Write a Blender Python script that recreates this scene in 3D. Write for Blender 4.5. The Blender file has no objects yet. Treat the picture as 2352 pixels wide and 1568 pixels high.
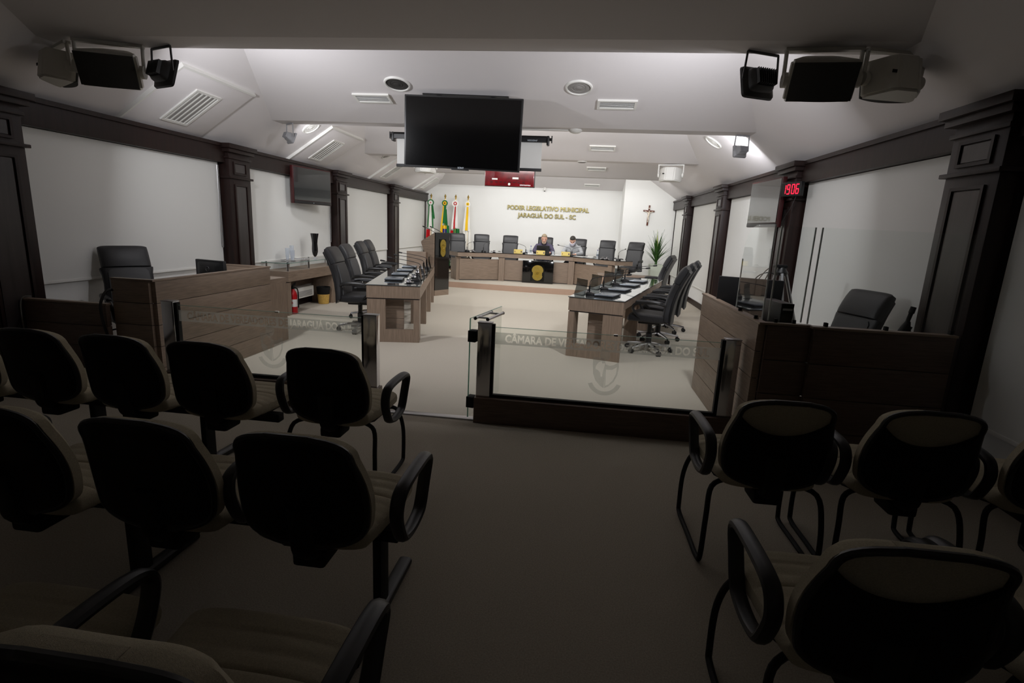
import bpy, bmesh, math, random
from mathutils import Vector as V, Matrix as M, geometry
random.seed(7)
scene = bpy.context.scene
COL = scene.collection
PI = math.pi

# ------------------------------------------------------------------ camera
F_PX = 1209.8
PITCH, YAW, ROLL = math.radians(-12.246), math.radians(-6.589), math.radians(2.718)
cam_d = bpy.data.cameras.new('camera'); cam = bpy.data.objects.new('camera', cam_d); COL.objects.link(cam)
cam_d.sensor_width = 36.0; cam_d.lens = F_PX / 2352 * 36.0; cam_d.clip_start = 0.05
fwd = V((math.sin(YAW)*math.cos(PITCH), math.cos(YAW)*math.cos(PITCH), math.sin(PITCH)))
rgt = V((math.cos(YAW), -math.sin(YAW), 0)); upv = rgt.cross(fwd)
c_, s_ = math.cos(ROLL), math.sin(ROLL)
r2 = rgt*c_ + upv*s_; u2 = upv*c_ - rgt*s_
m3 = M((r2, u2, -fwd)).transposed()
cam.matrix_world = M.Translation((0, 0, 1.55)) @ m3.to_4x4()
scene.camera = cam

# ------------------------------------------------------------------ world, exposure
w = bpy.data.worlds.new('night'); scene.world = w; w.use_nodes = True
w.node_tree.nodes['Background'].inputs[0].default_value = (0.010, 0.010, 0.011, 1)
w.node_tree.nodes['Background'].inputs[1].default_value = 1.0
vs = scene.view_settings
vs.view_transform = 'Standard'; vs.look = 'None'; vs.gamma = 1.0; vs.use_curve_mapping = False
vs.exposure = 0.0
# lamp powers (W); the lamps themselves are built with their fixtures below
FLOOD1_W, FLOOD2_W, DAIS_W, BAY_W = 39.0, 22.0, 25.0, 57.0

# ------------------------------------------------------------------ materials
def lin(c):
    c /= 255.0
    return c/12.92 if c <= 0.04045 else ((c+0.055)/1.055)**2.4
def rgb(r, g, b): return (lin(r), lin(g), lin(b), 1)
MATS = {}
def mat(name, col, rough=0.5, metal=0.0, spec=0.5, noise=None, bump=None, coat=0.0, emit=None):
    """noise=(scale, amount, stretch) mottles the base colour; bump=(scale, strength)"""
    m = bpy.data.materials.new(name); m.use_nodes = True; MATS[name] = m
    nt = m.node_tree; b = nt.nodes['Principled BSDF']; L = nt.links
    b.inputs['Base Color'].default_value = col
    b.inputs['Roughness'].default_value = rough; b.inputs['Metallic'].default_value = metal
    b.inputs['Specular IOR Level'].default_value = spec; b.inputs['Coat Weight'].default_value = coat
    tc = nt.nodes.new('ShaderNodeTexCoord')
    if noise:
        mp = nt.nodes.new('ShaderNodeMapping'); mp.inputs['Scale'].default_value = noise[2] if len(noise) > 2 else (1, 1, 1)
        n = nt.nodes.new('ShaderNodeTexNoise'); n.inputs['Scale'].default_value = noise[0]; n.inputs['Detail'].default_value = 5
        mx = nt.nodes.new('ShaderNodeMix'); mx.data_type = 'RGBA'
        a = noise[1]
        mx.inputs[6].default_value = tuple(x*(1-a) for x in col[:3])+(1,)
        mx.inputs[7].default_value = tuple(min(1, x*(1+a)) for x in col[:3])+(1,)
        rp = nt.nodes.new('ShaderNodeMapRange'); rp.inputs[1].default_value = 0.3; rp.inputs[2].default_value = 0.7
        L.new(tc.outputs['Object'], mp.inputs[0]); L.new(mp.outputs[0], n.inputs['Vector'])
        L.new(n.outputs['Fac'], rp.inputs[0]); L.new(rp.outputs[0], mx.inputs[0]); L.new(mx.outputs[2], b.inputs['Base Color'])
    if bump:
        n2 = nt.nodes.new('ShaderNodeTexNoise'); n2.inputs['Scale'].default_value = bump[0]; n2.inputs['Detail'].default_value = 3
        bp = nt.nodes.new('ShaderNodeBump'); bp.inputs['Strength'].default_value = bump[1]; bp.inputs['Distance'].default_value = 0.01
        L.new(tc.outputs['Object'], n2.inputs['Vector']); L.new(n2.outputs['Fac'], bp.inputs['Height']); L.new(bp.outputs[0], b.inputs['Normal'])
    if emit:
        b.inputs['Emission Color'].default_value = emit[0]; b.inputs['Emission Strength'].default_value = emit[1]
    return m
def clear_mat(name, tint, refl_rough=0.02, milk=0.0, milk_col=(0.8, 0.8, 0.78, 1)):
    """thin pane: passes light straight through, mirrors by Fresnel, optional milky film"""
    m = bpy.data.materials.new(name); m.use_nodes = True; MATS[name] = m
    nt = m.node_tree; nt.nodes.clear(); L = nt.links
    out = nt.nodes.new('ShaderNodeOutputMaterial'); tr = nt.nodes.new('ShaderNodeBsdfTransparent'); tr.inputs[0].default_value = tint
    gl = nt.nodes.new('ShaderNodeBsdfGlossy'); gl.inputs['Roughness'].default_value = refl_rough
    fr = nt.nodes.new('ShaderNodeFresnel'); fr.inputs[0].default_value = 1.45
    ge = nt.nodes.new('ShaderNodeNewGeometry'); mu = nt.nodes.new('ShaderNodeMath'); mu.operation = 'SUBTRACT'; mu.use_clamp = True
    L.new(fr.outputs[0], mu.inputs[0]); L.new(ge.outputs['Backfacing'], mu.inputs[1])
    mx = nt.nodes.new('ShaderNodeMixShader'); L.new(mu.outputs[0], mx.inputs[0]); L.new(tr.outputs[0], mx.inputs[1]); L.new(gl.outputs[0], mx.inputs[2])
    last = mx
    if milk:
        df = nt.nodes.new('ShaderNodeBsdfTranslucent'); df.inputs[0].default_value = milk_col
        d2 = nt.nodes.new('ShaderNodeBsdfDiffuse'); d2.inputs[0].default_value = milk_col
        mm = nt.nodes.new('ShaderNodeMixShader'); mm.inputs[0].default_value = 0.5; L.new(df.outputs[0], mm.inputs[1]); L.new(d2.outputs[0], mm.inputs[2])
        m2 = nt.nodes.new('ShaderNodeMixShader'); m2.inputs[0].default_value = milk; L.new(mx.outputs[0], m2.inputs[1]); L.new(mm.outputs[0], m2.inputs[2]); last = m2
    L.new(last.outputs[0], out.inputs[0])
    return m

mat('plaster', rgb(226, 222, 222), 0.75, spec=0.25, bump=(60, 0.03))
mat('wall_paint', rgb(232, 232, 229), 0.7, spec=0.25)
mat('blind', rgb(222, 222, 218), 0.75, spec=0.2, bump=(300, 0.03))
mat('mahogany', rgb(32, 17, 14), 0.42, spec=0.3, noise=(6, 0.35, (4, 4, .35)))
mat('mahogany_inset', rgb(54, 48, 47), 0.30, noise=(6, 0.2, (4, 4, .35)))
mat('carpet', rgb(196, 188, 174), 0.95, spec=0.1, noise=(160, 0.10), bump=(420, 0.35))
mat('carpet_front', rgb(166, 157, 143), 0.95, spec=0.1, noise=(160, 0.16), bump=(420, 0.4))
mat('carpet_riser', rgb(168, 142, 124), 0.95, spec=0.1, noise=(160, 0.1))
mat('oak', rgb(134, 116, 100), 0.42, noise=(5, 0.20, (1.2, 1.2, 16)))
mat('oak_up', rgb(134, 116, 100), 0.42, noise=(5, 0.20, (14, 14, 1)))
mat('oak_dark', rgb(92, 74, 62), 0.45, noise=(5, 0.25, (1.2, 1.2, 16)))
mat('gap', rgb(28, 22, 20), 0.7)
mat('black_glass', rgb(10, 10, 11), 0.06, spec=0.6, coat=0.4)
mat('grey_glass', rgb(84, 88, 88), 0.08, spec=0.9, coat=1.0)
mat('screen', rgb(4, 4, 5), 0.14, spec=0.5)
mat('screen_side', rgb(34, 38, 38), 0.16, spec=0.9, coat=0.8)
mat('red_gloss', rgb(108, 12, 20), 0.2, coat=0.5, noise=(9, 0.35))
mat('dark_red', rgb(58, 16, 18), 0.35)
mat('black_plastic', rgb(22, 22, 23), 0.42)
mat('matte_black', rgb(15, 15, 15), 0.7, spec=0.3)
mat('shell', rgb(7, 7, 8), 0.5, spec=0.2, bump=(350, 0.12))
mat('leather', rgb(34, 34, 36), 0.42, bump=(220, 0.10))
mat('leather_panel', rgb(68, 68, 69), 0.6, bump=(420, 0.15))
mat('leather_grey', rgb(78, 76, 74), 0.5, bump=(220, 0.10))
mat('taupe', rgb(176, 167, 146), 0.95, spec=0.1, noise=(220, 0.12), bump=(500, 0.3))
mat('chrome', rgb(215, 215, 218), 0.12, metal=1.0)
mat('satin', rgb(170, 170, 172), 0.32, metal=1.0)
mat('brass', rgb(200, 172, 96), 0.25, metal=1.0)
mat('gold', rgb(150, 128, 54), 0.42, metal=0.6, noise=(40, 0.25))
mat('gold_letter', rgb(128, 118, 76), 0.30, metal=1.0)
mat('gold_dark', rgb(150, 122, 34), 0.45, metal=0.5)
mat('nameplate', rgb(186, 164, 84), 0.4, metal=0.3)
mat('white_plastic', rgb(228, 227, 222), 0.45)
mat('speaker_white', rgb(205, 202, 192), 0.5)
mat('grille', rgb(52, 51, 48), 0.8, bump=(500, 0.3))
mat('grille_light', rgb(150, 147, 144), 0.8, bump=(600, 0.3))
mat('vent_dark', rgb(120, 118, 118), 0.7)
mat('flood_body', rgb(58, 58, 60), 0.45)
mat('flood_light', rgb(150, 150, 152), 0.45)
mat('lamp_face', (1, 1, 1, 1), 0.3, emit=((1, 0.97, 1.0, 1), 14))
mat('laptop', rgb(140, 150, 160), 0.25, metal=0.5)
mat('paper', rgb(240, 240, 236), 0.8)
mat('red', rgb(188, 18, 28), 0.35)
mat('white', rgb(236, 234, 228), 0.7)
mat('green', rgb(14, 108, 46), 0.7)
mat('yellow', rgb(244, 196, 20), 0.7)
mat('blue', rgb(36, 40, 128), 0.7)
mat('orange', rgb(240, 180, 20), 0.7)
mat('pot', rgb(206, 214, 198), 0.5)
mat('soil', rgb(52, 40, 30), 0.95, noise=(60, 0.4))
mat('leaf', rgb(54, 92, 34), 0.5, noise=(14, 0.35))
mat('leaf_pale', rgb(188, 196, 128), 0.6)
mat('wicker', rgb(196, 158, 78), 0.8, noise=(60, 0.2), bump=(150, 0.3))
mat('brown', rgb(96, 44, 26), 0.45, noise=(8, 0.3, (4, 4, .5)))
mat('ivory', rgb(226, 214, 196), 0.4)
mat('led_red', rgb(120, 0, 10), 0.4, emit=(rgb(255, 20, 50), 3.2))
mat('skin', rgb(218, 166, 142), 0.55, noise=(30, 0.06))
mat('skin_pale', rgb(222, 176, 152), 0.55, noise=(30, 0.06))
mat('hair_grey', rgb(148, 132, 108), 0.7, noise=(80, 0.3), bump=(200, 0.5))
mat('hair_dark', rgb(40, 34, 27), 0.6, noise=(80, 0.3), bump=(200, 0.5))
mat('beard', rgb(200, 178, 156), 0.8, noise=(90, 0.2))
mat('shirt_purple', rgb(74, 68, 90), 0.8, noise=(20, 0.12), bump=(25, 0.15))
mat('shirt_grey', rgb(168, 170, 172), 0.8, noise=(20, 0.06), bump=(25, 0.15))
mat('collar_dark', rgb(36, 34, 46), 0.8)
mat('collar_grey', rgb(120, 122, 126), 0.8)
mat('trousers', rgb(40, 42, 52), 0.85)
mat('mask', rgb(228, 226, 240), 0.8)
mat('eye', rgb(20, 18, 18), 0.3)
mat('lips', rgb(168, 96, 86), 0.5)
mat('cable', rgb(26, 24, 24), 0.5)
mat('cable_light', rgb(120, 118, 112), 0.5)
mat('edge_glint', rgb(206, 212, 210), 0.25)  # pale colour stands in for light reflected along the screens' polished edges
mat('led_white', rgb(220, 230, 240), 0.3)
clear_mat('glass', (0.965, 0.98, 0.97, 1))
clear_mat('glass_screen', (0.97, 0.985, 0.98, 1))
clear_mat('film', (0.9, 0.93, 0.91, 1), 0.25, 0.42, (0.80, 0.80, 0.77, 1))
clear_mat('acrylic', (0.42, 0.44, 0.44, 1), 0.05)
clear_mat('film_arms', (0.93, 0.95, 0.94, 1), 0.25, 0.24, (0.82, 0.82, 0.79, 1))
clear_mat('acrylic_clear', (0.93, 0.95, 0.97, 1), 0.05, 0.28, (.9, .92, .95, 1))
clear_mat('glass_edge', (0.35, 0.55, 0.48, 1), 0.1, 0.4, (0.45, 0.62, 0.55, 1))

# ------------------------------------------------------------------ mesh helpers
def BM(): return bmesh.new()
def box(bm, c, s, rz=0, bev=0, rot=None):
    mt = M.Translation(c) @ (rot.to_4x4() if rot else M.Rotation(rz, 4, 'Z')) @ M.Diagonal((s[0], s[1], s[2], 1))
    g = bmesh.ops.create_cube(bm, size=1, matrix=mt)
    if bev:
        es = list({e for v in g['verts'] for e in v.link_edges})
        bmesh.ops.bevel(bm, geom=es, offset=bev, segments=2, affect='EDGES', profile=0.6)
    return bm
def bx(bm, x0, x1, y0, y1, z0, z1, bev=0): return box(bm, ((x0+x1)/2, (y0+y1)/2, (z0+z1)/2), (x1-x0, y1-y0, z1-z0), bev=bev)
def faces_from(bm, vs_, fs):
    vv = [bm.verts.new(v) for v in vs_]
    for f in fs:
        try: bm.faces.new([vv[i] for i in f])
        except ValueError: pass
    return vv
def prism(bm, poly, z0, z1, mtx=None):
    n = len(poly)
    a = [V((p[0], p[1], z0)) for p in poly]; b = [V((p[0], p[1], z1)) for p in poly]
    if mtx: a = [mtx @ v for v in a]; b = [mtx @ v for v in b]
    faces_from(bm, a+b, [list(range(n))[::-1], list(range(n, 2*n))]+[[i, (i+1) % n, n+(i+1) % n, n+i] for i in range(n)])
    return bm
def loft(bm, rings, segs=16, cap=True):
    """rings of (centre, half-axis a, half-axis b, exponent)"""
    rows = []
    for c, a, b, p in rings:
        c, a, b = V(c), V(a), V(b); row = []
        for k in range(segs):
            t = 2*PI*k/segs; ct, st = math.cos(t), math.sin(t)
            row.append(bm.verts.new(c + a*(math.copysign(abs(ct)**(2/p), ct)) + b*(math.copysign(abs(st)**(2/p), st))))
        rows.append(row)
    for r0, r1 in zip(rows, rows[1:]):
        for k in range(segs): bm.faces.new((r0[k], r0[(k+1) % segs], r1[(k+1) % segs], r1[k]))
    if cap:
        bm.faces.new(rows[0][::-1]); bm.faces.new(rows[-1])
    return bm
def tube(bm, pts, r, segs=8, closed=False, flat=1.0):
    pts = [V(p) for p in pts]; n = len(pts)
    rad = r if isinstance(r, (list, tuple)) else [r]*n
    rows = []; up = None
    for i, p in enumerate(pts):
        if closed: d = pts[(i+1) % n]-pts[i-1]
        else: d = pts[min(i+1, n-1)]-pts[max(i-1, 0)]
        d.normalize()
        if up is None:
            up = V((0, 0, 1)) if abs(d.z) < 0.9 else V((1, 0, 0))
        x = d.cross(up)
        if x.length < 1e-5: x = d.orthogonal()
        x.normalize(); up = x.cross(d).normalized()
        rows.append([bm.verts.new(p + x*math.cos(2*PI*k/segs)*rad[i]*flat + up*math.sin(2*PI*k/segs)*rad[i]) for k in range(segs)])
    pairs = list(zip(rows, rows[1:])) + ([(rows[-1], rows[0])] if closed else [])
    for r0, r1 in pairs:
        for k in range(segs): bm.faces.new((r0[k], r0[(k+1) % segs], r1[(k+1) % segs], r1[k]))
    if not closed:
        bm.faces.new(rows[0][::-1]); bm.faces.new(rows[-1])
    return bm
def lathe(bm, prof, c=(0, 0, 0), segs=20, mtx=None):
    rows = []
    for r, z in prof:
        row = []
        for k in range(segs):
            p = V((c[0]+r*math.cos(2*PI*k/segs), c[1]+r*math.sin(2*PI*k/segs), c[2]+z))
            row.append(bm.verts.new(mtx @ p if mtx else p))
        rows.append(row)
    for r0, r1 in zip(rows, rows[1:]):
        for k in range(segs): bm.faces.new((r0[k], r0[(k+1) % segs], r1[(k+1) % segs], r1[k]))
    bm.faces.new(rows[0][::-1]); bm.faces.new(rows[-1])
    return bm
def cyl(bm, c, r, h, segs=16): return lathe(bm, [(r, 0), (r, h)], c, segs)
def smooth_path(pts, n=6, closed=False):
    pts = [V(p) for p in pts]; out = []; N = len(pts)
    rng = range(N if closed else N-1)
    for i in rng:
        if closed: p0, p1, p2, p3 = pts[i-1], pts[i], pts[(i+1) % N], pts[(i+2) % N]
        else: p0, p1, p2, p3 = pts[max(i-1, 0)], pts[i], pts[i+1], pts[min(i+2, N-1)]
        for k in range(n):
            t = k/n
            out.append(0.5*((2*p1)+(p2-p0)*t+(2*p0-5*p1+4*p2-p3)*t*t+(3*p1-p0-3*p2+p3)*t**3))
    if not closed: out.append(pts[-1])
    return out
def fin(me, ang=35):
    for p in me.polygons: p.use_smooth = True
    try: me.set_sharp_from_angle(angle=math.radians(ang))
    except Exception: pass
def O(name, bm, m, parent=None, loc=None, rot=None, ang=35):
    if isinstance(bm, bpy.types.Mesh): me = bm
    else:
        bmesh.ops.recalc_face_normals(bm, faces=bm.faces)
        me = bpy.data.meshes.new(name); bm.to_mesh(me); bm.free()
    fin(me, ang)
    me.materials.clear(); me.materials.append(MATS[m])
    o = bpy.data.objects.new(name, me); COL.objects.link(o)
    if parent: o.parent = parent
    if loc: o.location = loc
    if rot: o.rotation_euler = rot
    return o
def tag(o, label, cat, group=None):
    o['label'] = label; o['category'] = cat
    if group: o['group'] = group
    return o
def T(name, label, cat, loc=(0, 0, 0), rz=0, group=None):
    o = bpy.data.objects.new(name, None); o.empty_display_size = 0.1; COL.objects.link(o)
    o.location = loc; o.rotation_euler = (0, 0, rz)
    return tag(o, label, cat, group)
def S(name, bm, m, parent=None, ang=35, label=None):
    o = O(name, bm, m, parent, ang=ang)
    if not parent:
        o['kind'] = 'structure'
    if label: o['label'] = label
    return o
def copy_tree(o, parent=None):
    c = o.copy(); COL.objects.link(c); c.parent = parent
    for ch in o.children: copy_tree(ch, c)
    return c
def dup(root, loc, rz, label=None):
    c = copy_tree(root); c.location = loc; c.rotation_euler = (0, 0, rz)
    if label: c['label'] = label
    return c
def text_mesh(body, size, extrude=0.0, offset=0.0, align='CENTER', bevel=0.0):
    cu = bpy.data.curves.new('text', 'FONT'); cu.body = body; cu.size = size; cu.extrude = extrude; cu.offset = offset
    cu.align_x = align; cu.resolution_u = 4; cu.bevel_depth = bevel; cu.bevel_resolution = 1
    o = bpy.data.objects.new('text', cu); COL.objects.link(o)
    dg = bpy.context.evaluated_depsgraph_get(); dg.update()
    me = bpy.data.meshes.new_from_object(o.evaluated_get(dg))
    bpy.data.objects.remove(o); bpy.data.curves.remove(cu)
    return me
def cutout_mesh(body, size, outline, offset):
    """flat sheet with the letters cut out of it (constrained triangulation, even-odd test)"""
    me = text_mesh(body, size, 0.0, offset)
    b = bmesh.new(); b.from_mesh(me); bmesh.ops.remove_doubles(b, verts=b.verts, dist=1e-5)
    y0 = sum(v.co.y for v in b.verts)/len(b.verts)
    segs = [((e.verts[0].co.x, e.verts[0].co.y-y0), (e.verts[1].co.x, e.verts[1].co.y-y0)) for e in b.edges if len(e.link_faces) == 1]
    b.free()
    pts = []; idx = {}; edges = []
    def pid(p):
        k = (round(p[0], 6), round(p[1], 6))
        if k not in idx: idx[k] = len(pts); pts.append(V(k))
        return idx[k]
    for a, c in segs: edges.append((pid(a), pid(c)))
    ol = [pid(p) for p in outline]
    for a, c in zip(ol, ol[1:]+ol[:1]): edges.append((a, c))
    vo, eo, fo, _, _, _ = geometry.delaunay_2d_cdt(pts, edges, [], 0, 1e-6)
    def inside(p):
        n = False
        for (ax, ay), (bx_, by_) in segs:
            if (ay > p.y) != (by_ > p.y) and p.x < (bx_-ax)*(p.y-ay)/(by_-ay)+ax: n = not n
        return n
    x0, x1 = min(p[0] for p in outline), max(p[0] for p in outline); y0_, y1_ = min(p[1] for p in outline), max(p[1] for p in outline)
    keep = []
    for f in fo:
        c = sum((vo[i] for i in f), V((0, 0)))/len(f)
        if x0 < c.x < x1 and y0_ < c.y < y1_ and not inside(c): keep.append(f)
    out = bpy.data.meshes.new('sheet'); out.from_pydata([(v.x, v.y, 0) for v in vo], [], keep); out.validate()
    return out
def poly_sheet(polys, thick=0.0):
    c2 = bpy.data.curves.new('sheet', 'CURVE'); c2.dimensions = '2D'; c2.fill_mode = 'BOTH'; c2.extrude = thick
    for poly in polys:
        sp = c2.splines.new('POLY'); sp.points.add(len(poly)-1); sp.use_cyclic_u = True
        for i, p in enumerate(poly): sp.points[i].co = (p[0], p[1], 0, 1)
    o2 = bpy.data.objects.new('cut', c2); COL.objects.link(o2)
    dg = bpy.context.evaluated_depsgraph_get(); dg.update()
    me = bpy.data.meshes.new_from_object(o2.evaluated_get(dg))
    bpy.data.objects.remove(o2)
    return me
def remeshed(bm, vox):
    bmesh.ops.recalc_face_normals(bm, faces=bm.faces)
    me = bpy.data.meshes.new('tmp'); bm.to_mesh(me); bm.free()
    o = bpy.data.objects.new('tmp', me); COL.objects.link(o)
    md = o.modifiers.new('r', 'REMESH'); md.mode = 'VOXEL'; md.voxel_size = vox
    ms = o.modifiers.new('s', 'SMOOTH'); ms.iterations = 4; ms.factor = 0.5
    dg = bpy.context.evaluated_depsgraph_get(); dg.update()
    out = bpy.data.meshes.new_from_object(o.evaluated_get(dg))
    bpy.data.objects.remove(o)
    return out
def circle(cx, cy, r, n=20, ry=None, a0=0, a1=2*PI): 
    ry = ry or r
    return [(cx+r*math.cos(a0+(a1-a0)*i/n), cy+ry*math.sin(a0+(a1-a0)*i/n)) for i in range(n)]
def area_lamp(name, loc, direction, size, power, color=(1, 1, 1), parent=None, sizey=None, spread=None):
    l = bpy.data.lights.new(name, 'AREA'); l.energy = power; l.color = color; l.size = size
    if sizey: l.shape = 'RECTANGLE'; l.size_y = sizey
    if spread: l.spread = spread
    o = bpy.data.objects.new(name, l); COL.objects.link(o)
    o.location = loc; o.rotation_euler = V(direction).to_track_quat('-Z', 'Y').to_euler()
    if parent: o.parent = parent
    return o

# ------------------------------------------------------------------ setting
XL, XR, YB, YR = -4.95, 2.70, 16.8, -1.6
YJ, XJ = 15.8, 1.2
ZW, ZB, SL, SS = 2.47, 2.85, 0.27, 0.65            # wall top, beam underside, tooth slope, side slope
TH = 4.0                                           # threshold between public seats and chamber
S('floor', bx(BM(), XL, XR, TH, YB, -0.1, 0), 'carpet')
S('floor_front', bx(BM(), XL, XR, YR, TH, -0.1, 0), 'carpet_front')
t = O('threshold_strip', bx(BM(), -1.56, -0.72, 3.98, 4.05, 0, 0.012, 0.003), 'satin'); tag(t, 'brushed metal threshold strip across the carpet at the gate opening', 'threshold strip')
S('wall_left', bx(BM(), XL-0.12, XL, YR, YB, 0, ZW+0.05), 'wall_paint')
S('wall_right', bx(BM(), XR, XR+0.12, YR, YB, 0, ZW+0.05), 'wall_paint')
b = BM(); bx(b, XL-.12, XJ, YB, YB+0.12, 0, 3.4); S('wall_back', b, 'wall_paint')
b = BM(); bx(b, XJ, XR+.12, YJ, YB+0.12, 0, 3.6); S('wall_back_jut', b, 'wall_paint')
S('wall_rear', bx(BM(), XL-.12, XR+.12, YR-0.12, YR, 0, 3.8), 'wall_paint')
xl = lambda z: XL+(z-ZW)/SS
xr = lambda z: XR-(z-ZW)/SS
FAR = [1.05, 4.33, 7.62, 10.9, 14.1]               # far edges of the ceiling beams
BW = 0.27
b = BM()
ys = [(YR, FAR[0]-BW)] + [(FAR[i], (FAR[i+1]-BW) if i+1 < len(FAR) else YB) for i in range(len(FAR))]
for (y0, y1) in ys:
    zb = ZB if y1 < YB-0.1 else 2.76
    zt = zb+SL*(y1-y0)
    # tooth plane
    faces_from(b, [(xl(zt), y0, zt), (xr(zt), y0, zt), (xr(zb), y1, zb), (xl(zb), y1, zb)], [(0, 1, 2, 3)])
    for wall, xx in ((XL, xl), (XR, xr)):
        faces_from(b, [(wall, y0, ZW), (wall, y1, ZW), (xx(zb), y1, zb), (xx(zt), y0, zt)], [(0, 1, 2, 3)])
    # riser behind the beam
    if y0 > YR+0.1:
        faces_from(b, [(xl(ZB), y0, ZB), (xr(ZB), y0, ZB), (xr(zt), y0, zt), (xl(zt), y0, zt)], [(0, 1, 2, 3)])
for f in FAR:
    faces_from(b, [(xl(ZB), f-BW, ZB), (xr(ZB), f-BW, ZB), (xr(ZB), f, ZB), (xl(ZB), f, ZB)], [(0, 1, 2, 3)])
    for wall, xx in ((XL, xl), (XR, xr)):
        faces_from(b, [(wall, f-BW, ZW), (wall, f, ZW), (xx(ZB), f, ZB), (xx(ZB), f-BW, ZB)], [(0, 1, 2, 3)])
bmesh.ops.remove_doubles(b, verts=b.verts, dist=0.0005)
ceil = S('ceiling', b, 'plaster', ang=4)

# columns with stepped capitals, inset panels and plinths along both side walls
COLS = [(3.72, 4.22), (6.95, 7.42), (10.22, 10.7), (13.42, 13.9)]
n_trim = 1
for side, wall in ((1, XL), (-1, XR)):
    for (y0, y1) in [(0.4, 0.9)]+COLS:
        xf = wall+side*0.17
        lo, hi = sorted((wall, xf)); 
        t = S('trim_%d' % n_trim, bx(BM(), lo, hi, y0, y1, 0, 2.40, 0.008), 'mahogany'); n_trim += 1
        t['label'] = 'dark mahogany wall column with inset panels and stepped capital'
        for k, (e, z0, z1) in enumerate(((0.05, 2.36, 2.41), (0.08, 2.41, 2.47), (0.02, 2.28, 2.31), (0.03, 2.02, 2.05))):
            lo2, hi2 = sorted((wall+side*0.005, xf+side*e)); O('capital_moulding', bx(BM(), lo2, hi2, y0-e, y1+e, z0, z1, 0.006), 'mahogany', t)
        for (z0, z1) in ((2.08, 2.25), (0.32, 1.95)):
            bb = BM(); x0, x1 = sorted((xf-side*0.004, xf+side*0.006)); bx(bb, x0, x1, y0+0.13, y1-0.13, z0+.03, z1-.03)
            O('inset_panel', bb, 'mahogany_inset', t)
            bb = BM(); x0, x1 = sorted((xf-side*0.002, xf+side*0.016))
            bx(bb, x0, x1, y0+0.09, y0+0.115, z0, z1); bx(bb, x0, x1, y1-0.115, y1-0.09, z0, z1); bx(bb, x0, x1, y0+.115, y1-.115, z0, z0+.022); bx(bb, x0, x1, y0+.115, y1-.115, z1-.022, z1)
            O('panel_bead', bb, 'mahogany', t)
        lo2, hi2 = sorted((wall+side*.005, xf+side*0.025)); O('plinth', bx(BM(), lo2, hi2, y0-0.025, y1+0.025, 0, 0.14, 0.006), 'mahogany', t)
    # header beam and baseboard
    lo, hi = sorted((wall+side*0.001, wall+side*0.12))
    t = S('trim_%d' % n_trim, bx(BM(), lo, hi, YR, (YB if side == 1 else YJ), 2.22, 2.46, 0.006), 'mahogany'); n_trim += 1
    t['label'] = 'dark mahogany header board running above the window blinds'
    lo, hi = sorted((wall+side*0.001, wall+side*0.14)); O('ledge', bx(BM(), lo, hi, YR, (YB if side == 1 else YJ), 2.425, 2.468), 'mahogany', t)
    lo, hi = sorted((wall+side*0.001, wall+side*0.02)); nm = 'baseboard_left' if side == 1 else 'baseboard_right'
    S(nm, bx(BM(), lo, hi, YR, (YB if side == 1 else YJ), 0, 0.12), 'mahogany')
S('baseboard_back', bx(BM(), XL+.03, XJ, YB-0.02, YB-.001, 0.14, 0.24), 'mahogany')
t = S('trim_%d' % n_trim, bx(BM(), XL+.005, XL+.05, YB-0.06, YB-.005, 0, 2.22), 'mahogany'); n_trim += 1
t = S('trim_%d' % n_trim, bx(BM(), XR-.05, XR-.005, YJ-0.06, YJ-.005, 0, 2.22), 'mahogany'); n_trim += 1

# roller blinds in every bay
bays = [(0.92, 3.68), (4.26, 6.90), (7.47, 10.17), (10.75, 13.36), (13.95, YB-.08)]
nth = ['opposite the rear public seats', 'beside the reception desk', 'behind the glass-topped credenza', 'behind the far row of councillor chairs', 'nearest the flags']
nthr = ['beside the rear public seats', 'behind the glass-screened counter', 'under the wall television beside the digital clock', 'behind the councillor chairs', 'nearest the potted plant']
for side, wall in ((1, XL), (-1, XR)):
    for k, (y0, y1) in enumerate(bays):
        if side == -1 and k == 4: y1 = YJ-.08
        zb = 0.83 if side == 1 else 0.42
        bl = T('roller_blind', ('white roller blind on the left-hand window ' if side == 1 else 'white roller blind on the right-hand window ')+(nth if side == 1 else nthr)[k], 'blind', (wall+side*0.035, (y0+y1)/2, zb), 0, 'white roller blinds on the side walls')
        h = (y1-y0)/2
        if side == 1 and k == 3: zb2 = -0.06
        O('blind_sheet', bx(BM(), -0.002, 0.002, -h, h, 0.02, 2.215-zb), 'blind', bl)
        O('bottom_bar', bx(BM(), -0.010, 0.010, -h, h, -0.005, 0.022, 0.003), 'white_plastic', bl)
        if side == 1 and k < 3:
            yy = h-0.05
            O('pull_cord', tube(BM(), smooth_path([(.035, yy-.012, 2.18-zb), (.035, yy-.015, 1.0), (.035, yy-.02, .33), (.035, yy, .28), (.035, yy+.02, .33), (.035, yy+.015, 1.0), (.035, yy+.012, 2.18-zb)], 4), 0.004, 5), 'satin', bl)

# dais
DZ = 0.14
dais = [(XL+.03, 13.05), (-3.3, 13.02), (-1.5, 12.86), (1.5, 12.74), (2.3, 12.9), (2.55, 13.3), (XR-.03, YJ-.01), (XJ-.01, YJ-.01), (XJ-.01, YB-.01), (XL+.03, YB-.01)]
bb = prism(BM(), dais, 0, DZ-0.004); S('dais_riser', bb, 'carpet_riser')
bb = prism(BM(), [(p[0], p[1]+0.004) for p in dais], DZ-0.004, DZ); S('dais_floor', bb, 'carpet')

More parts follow.
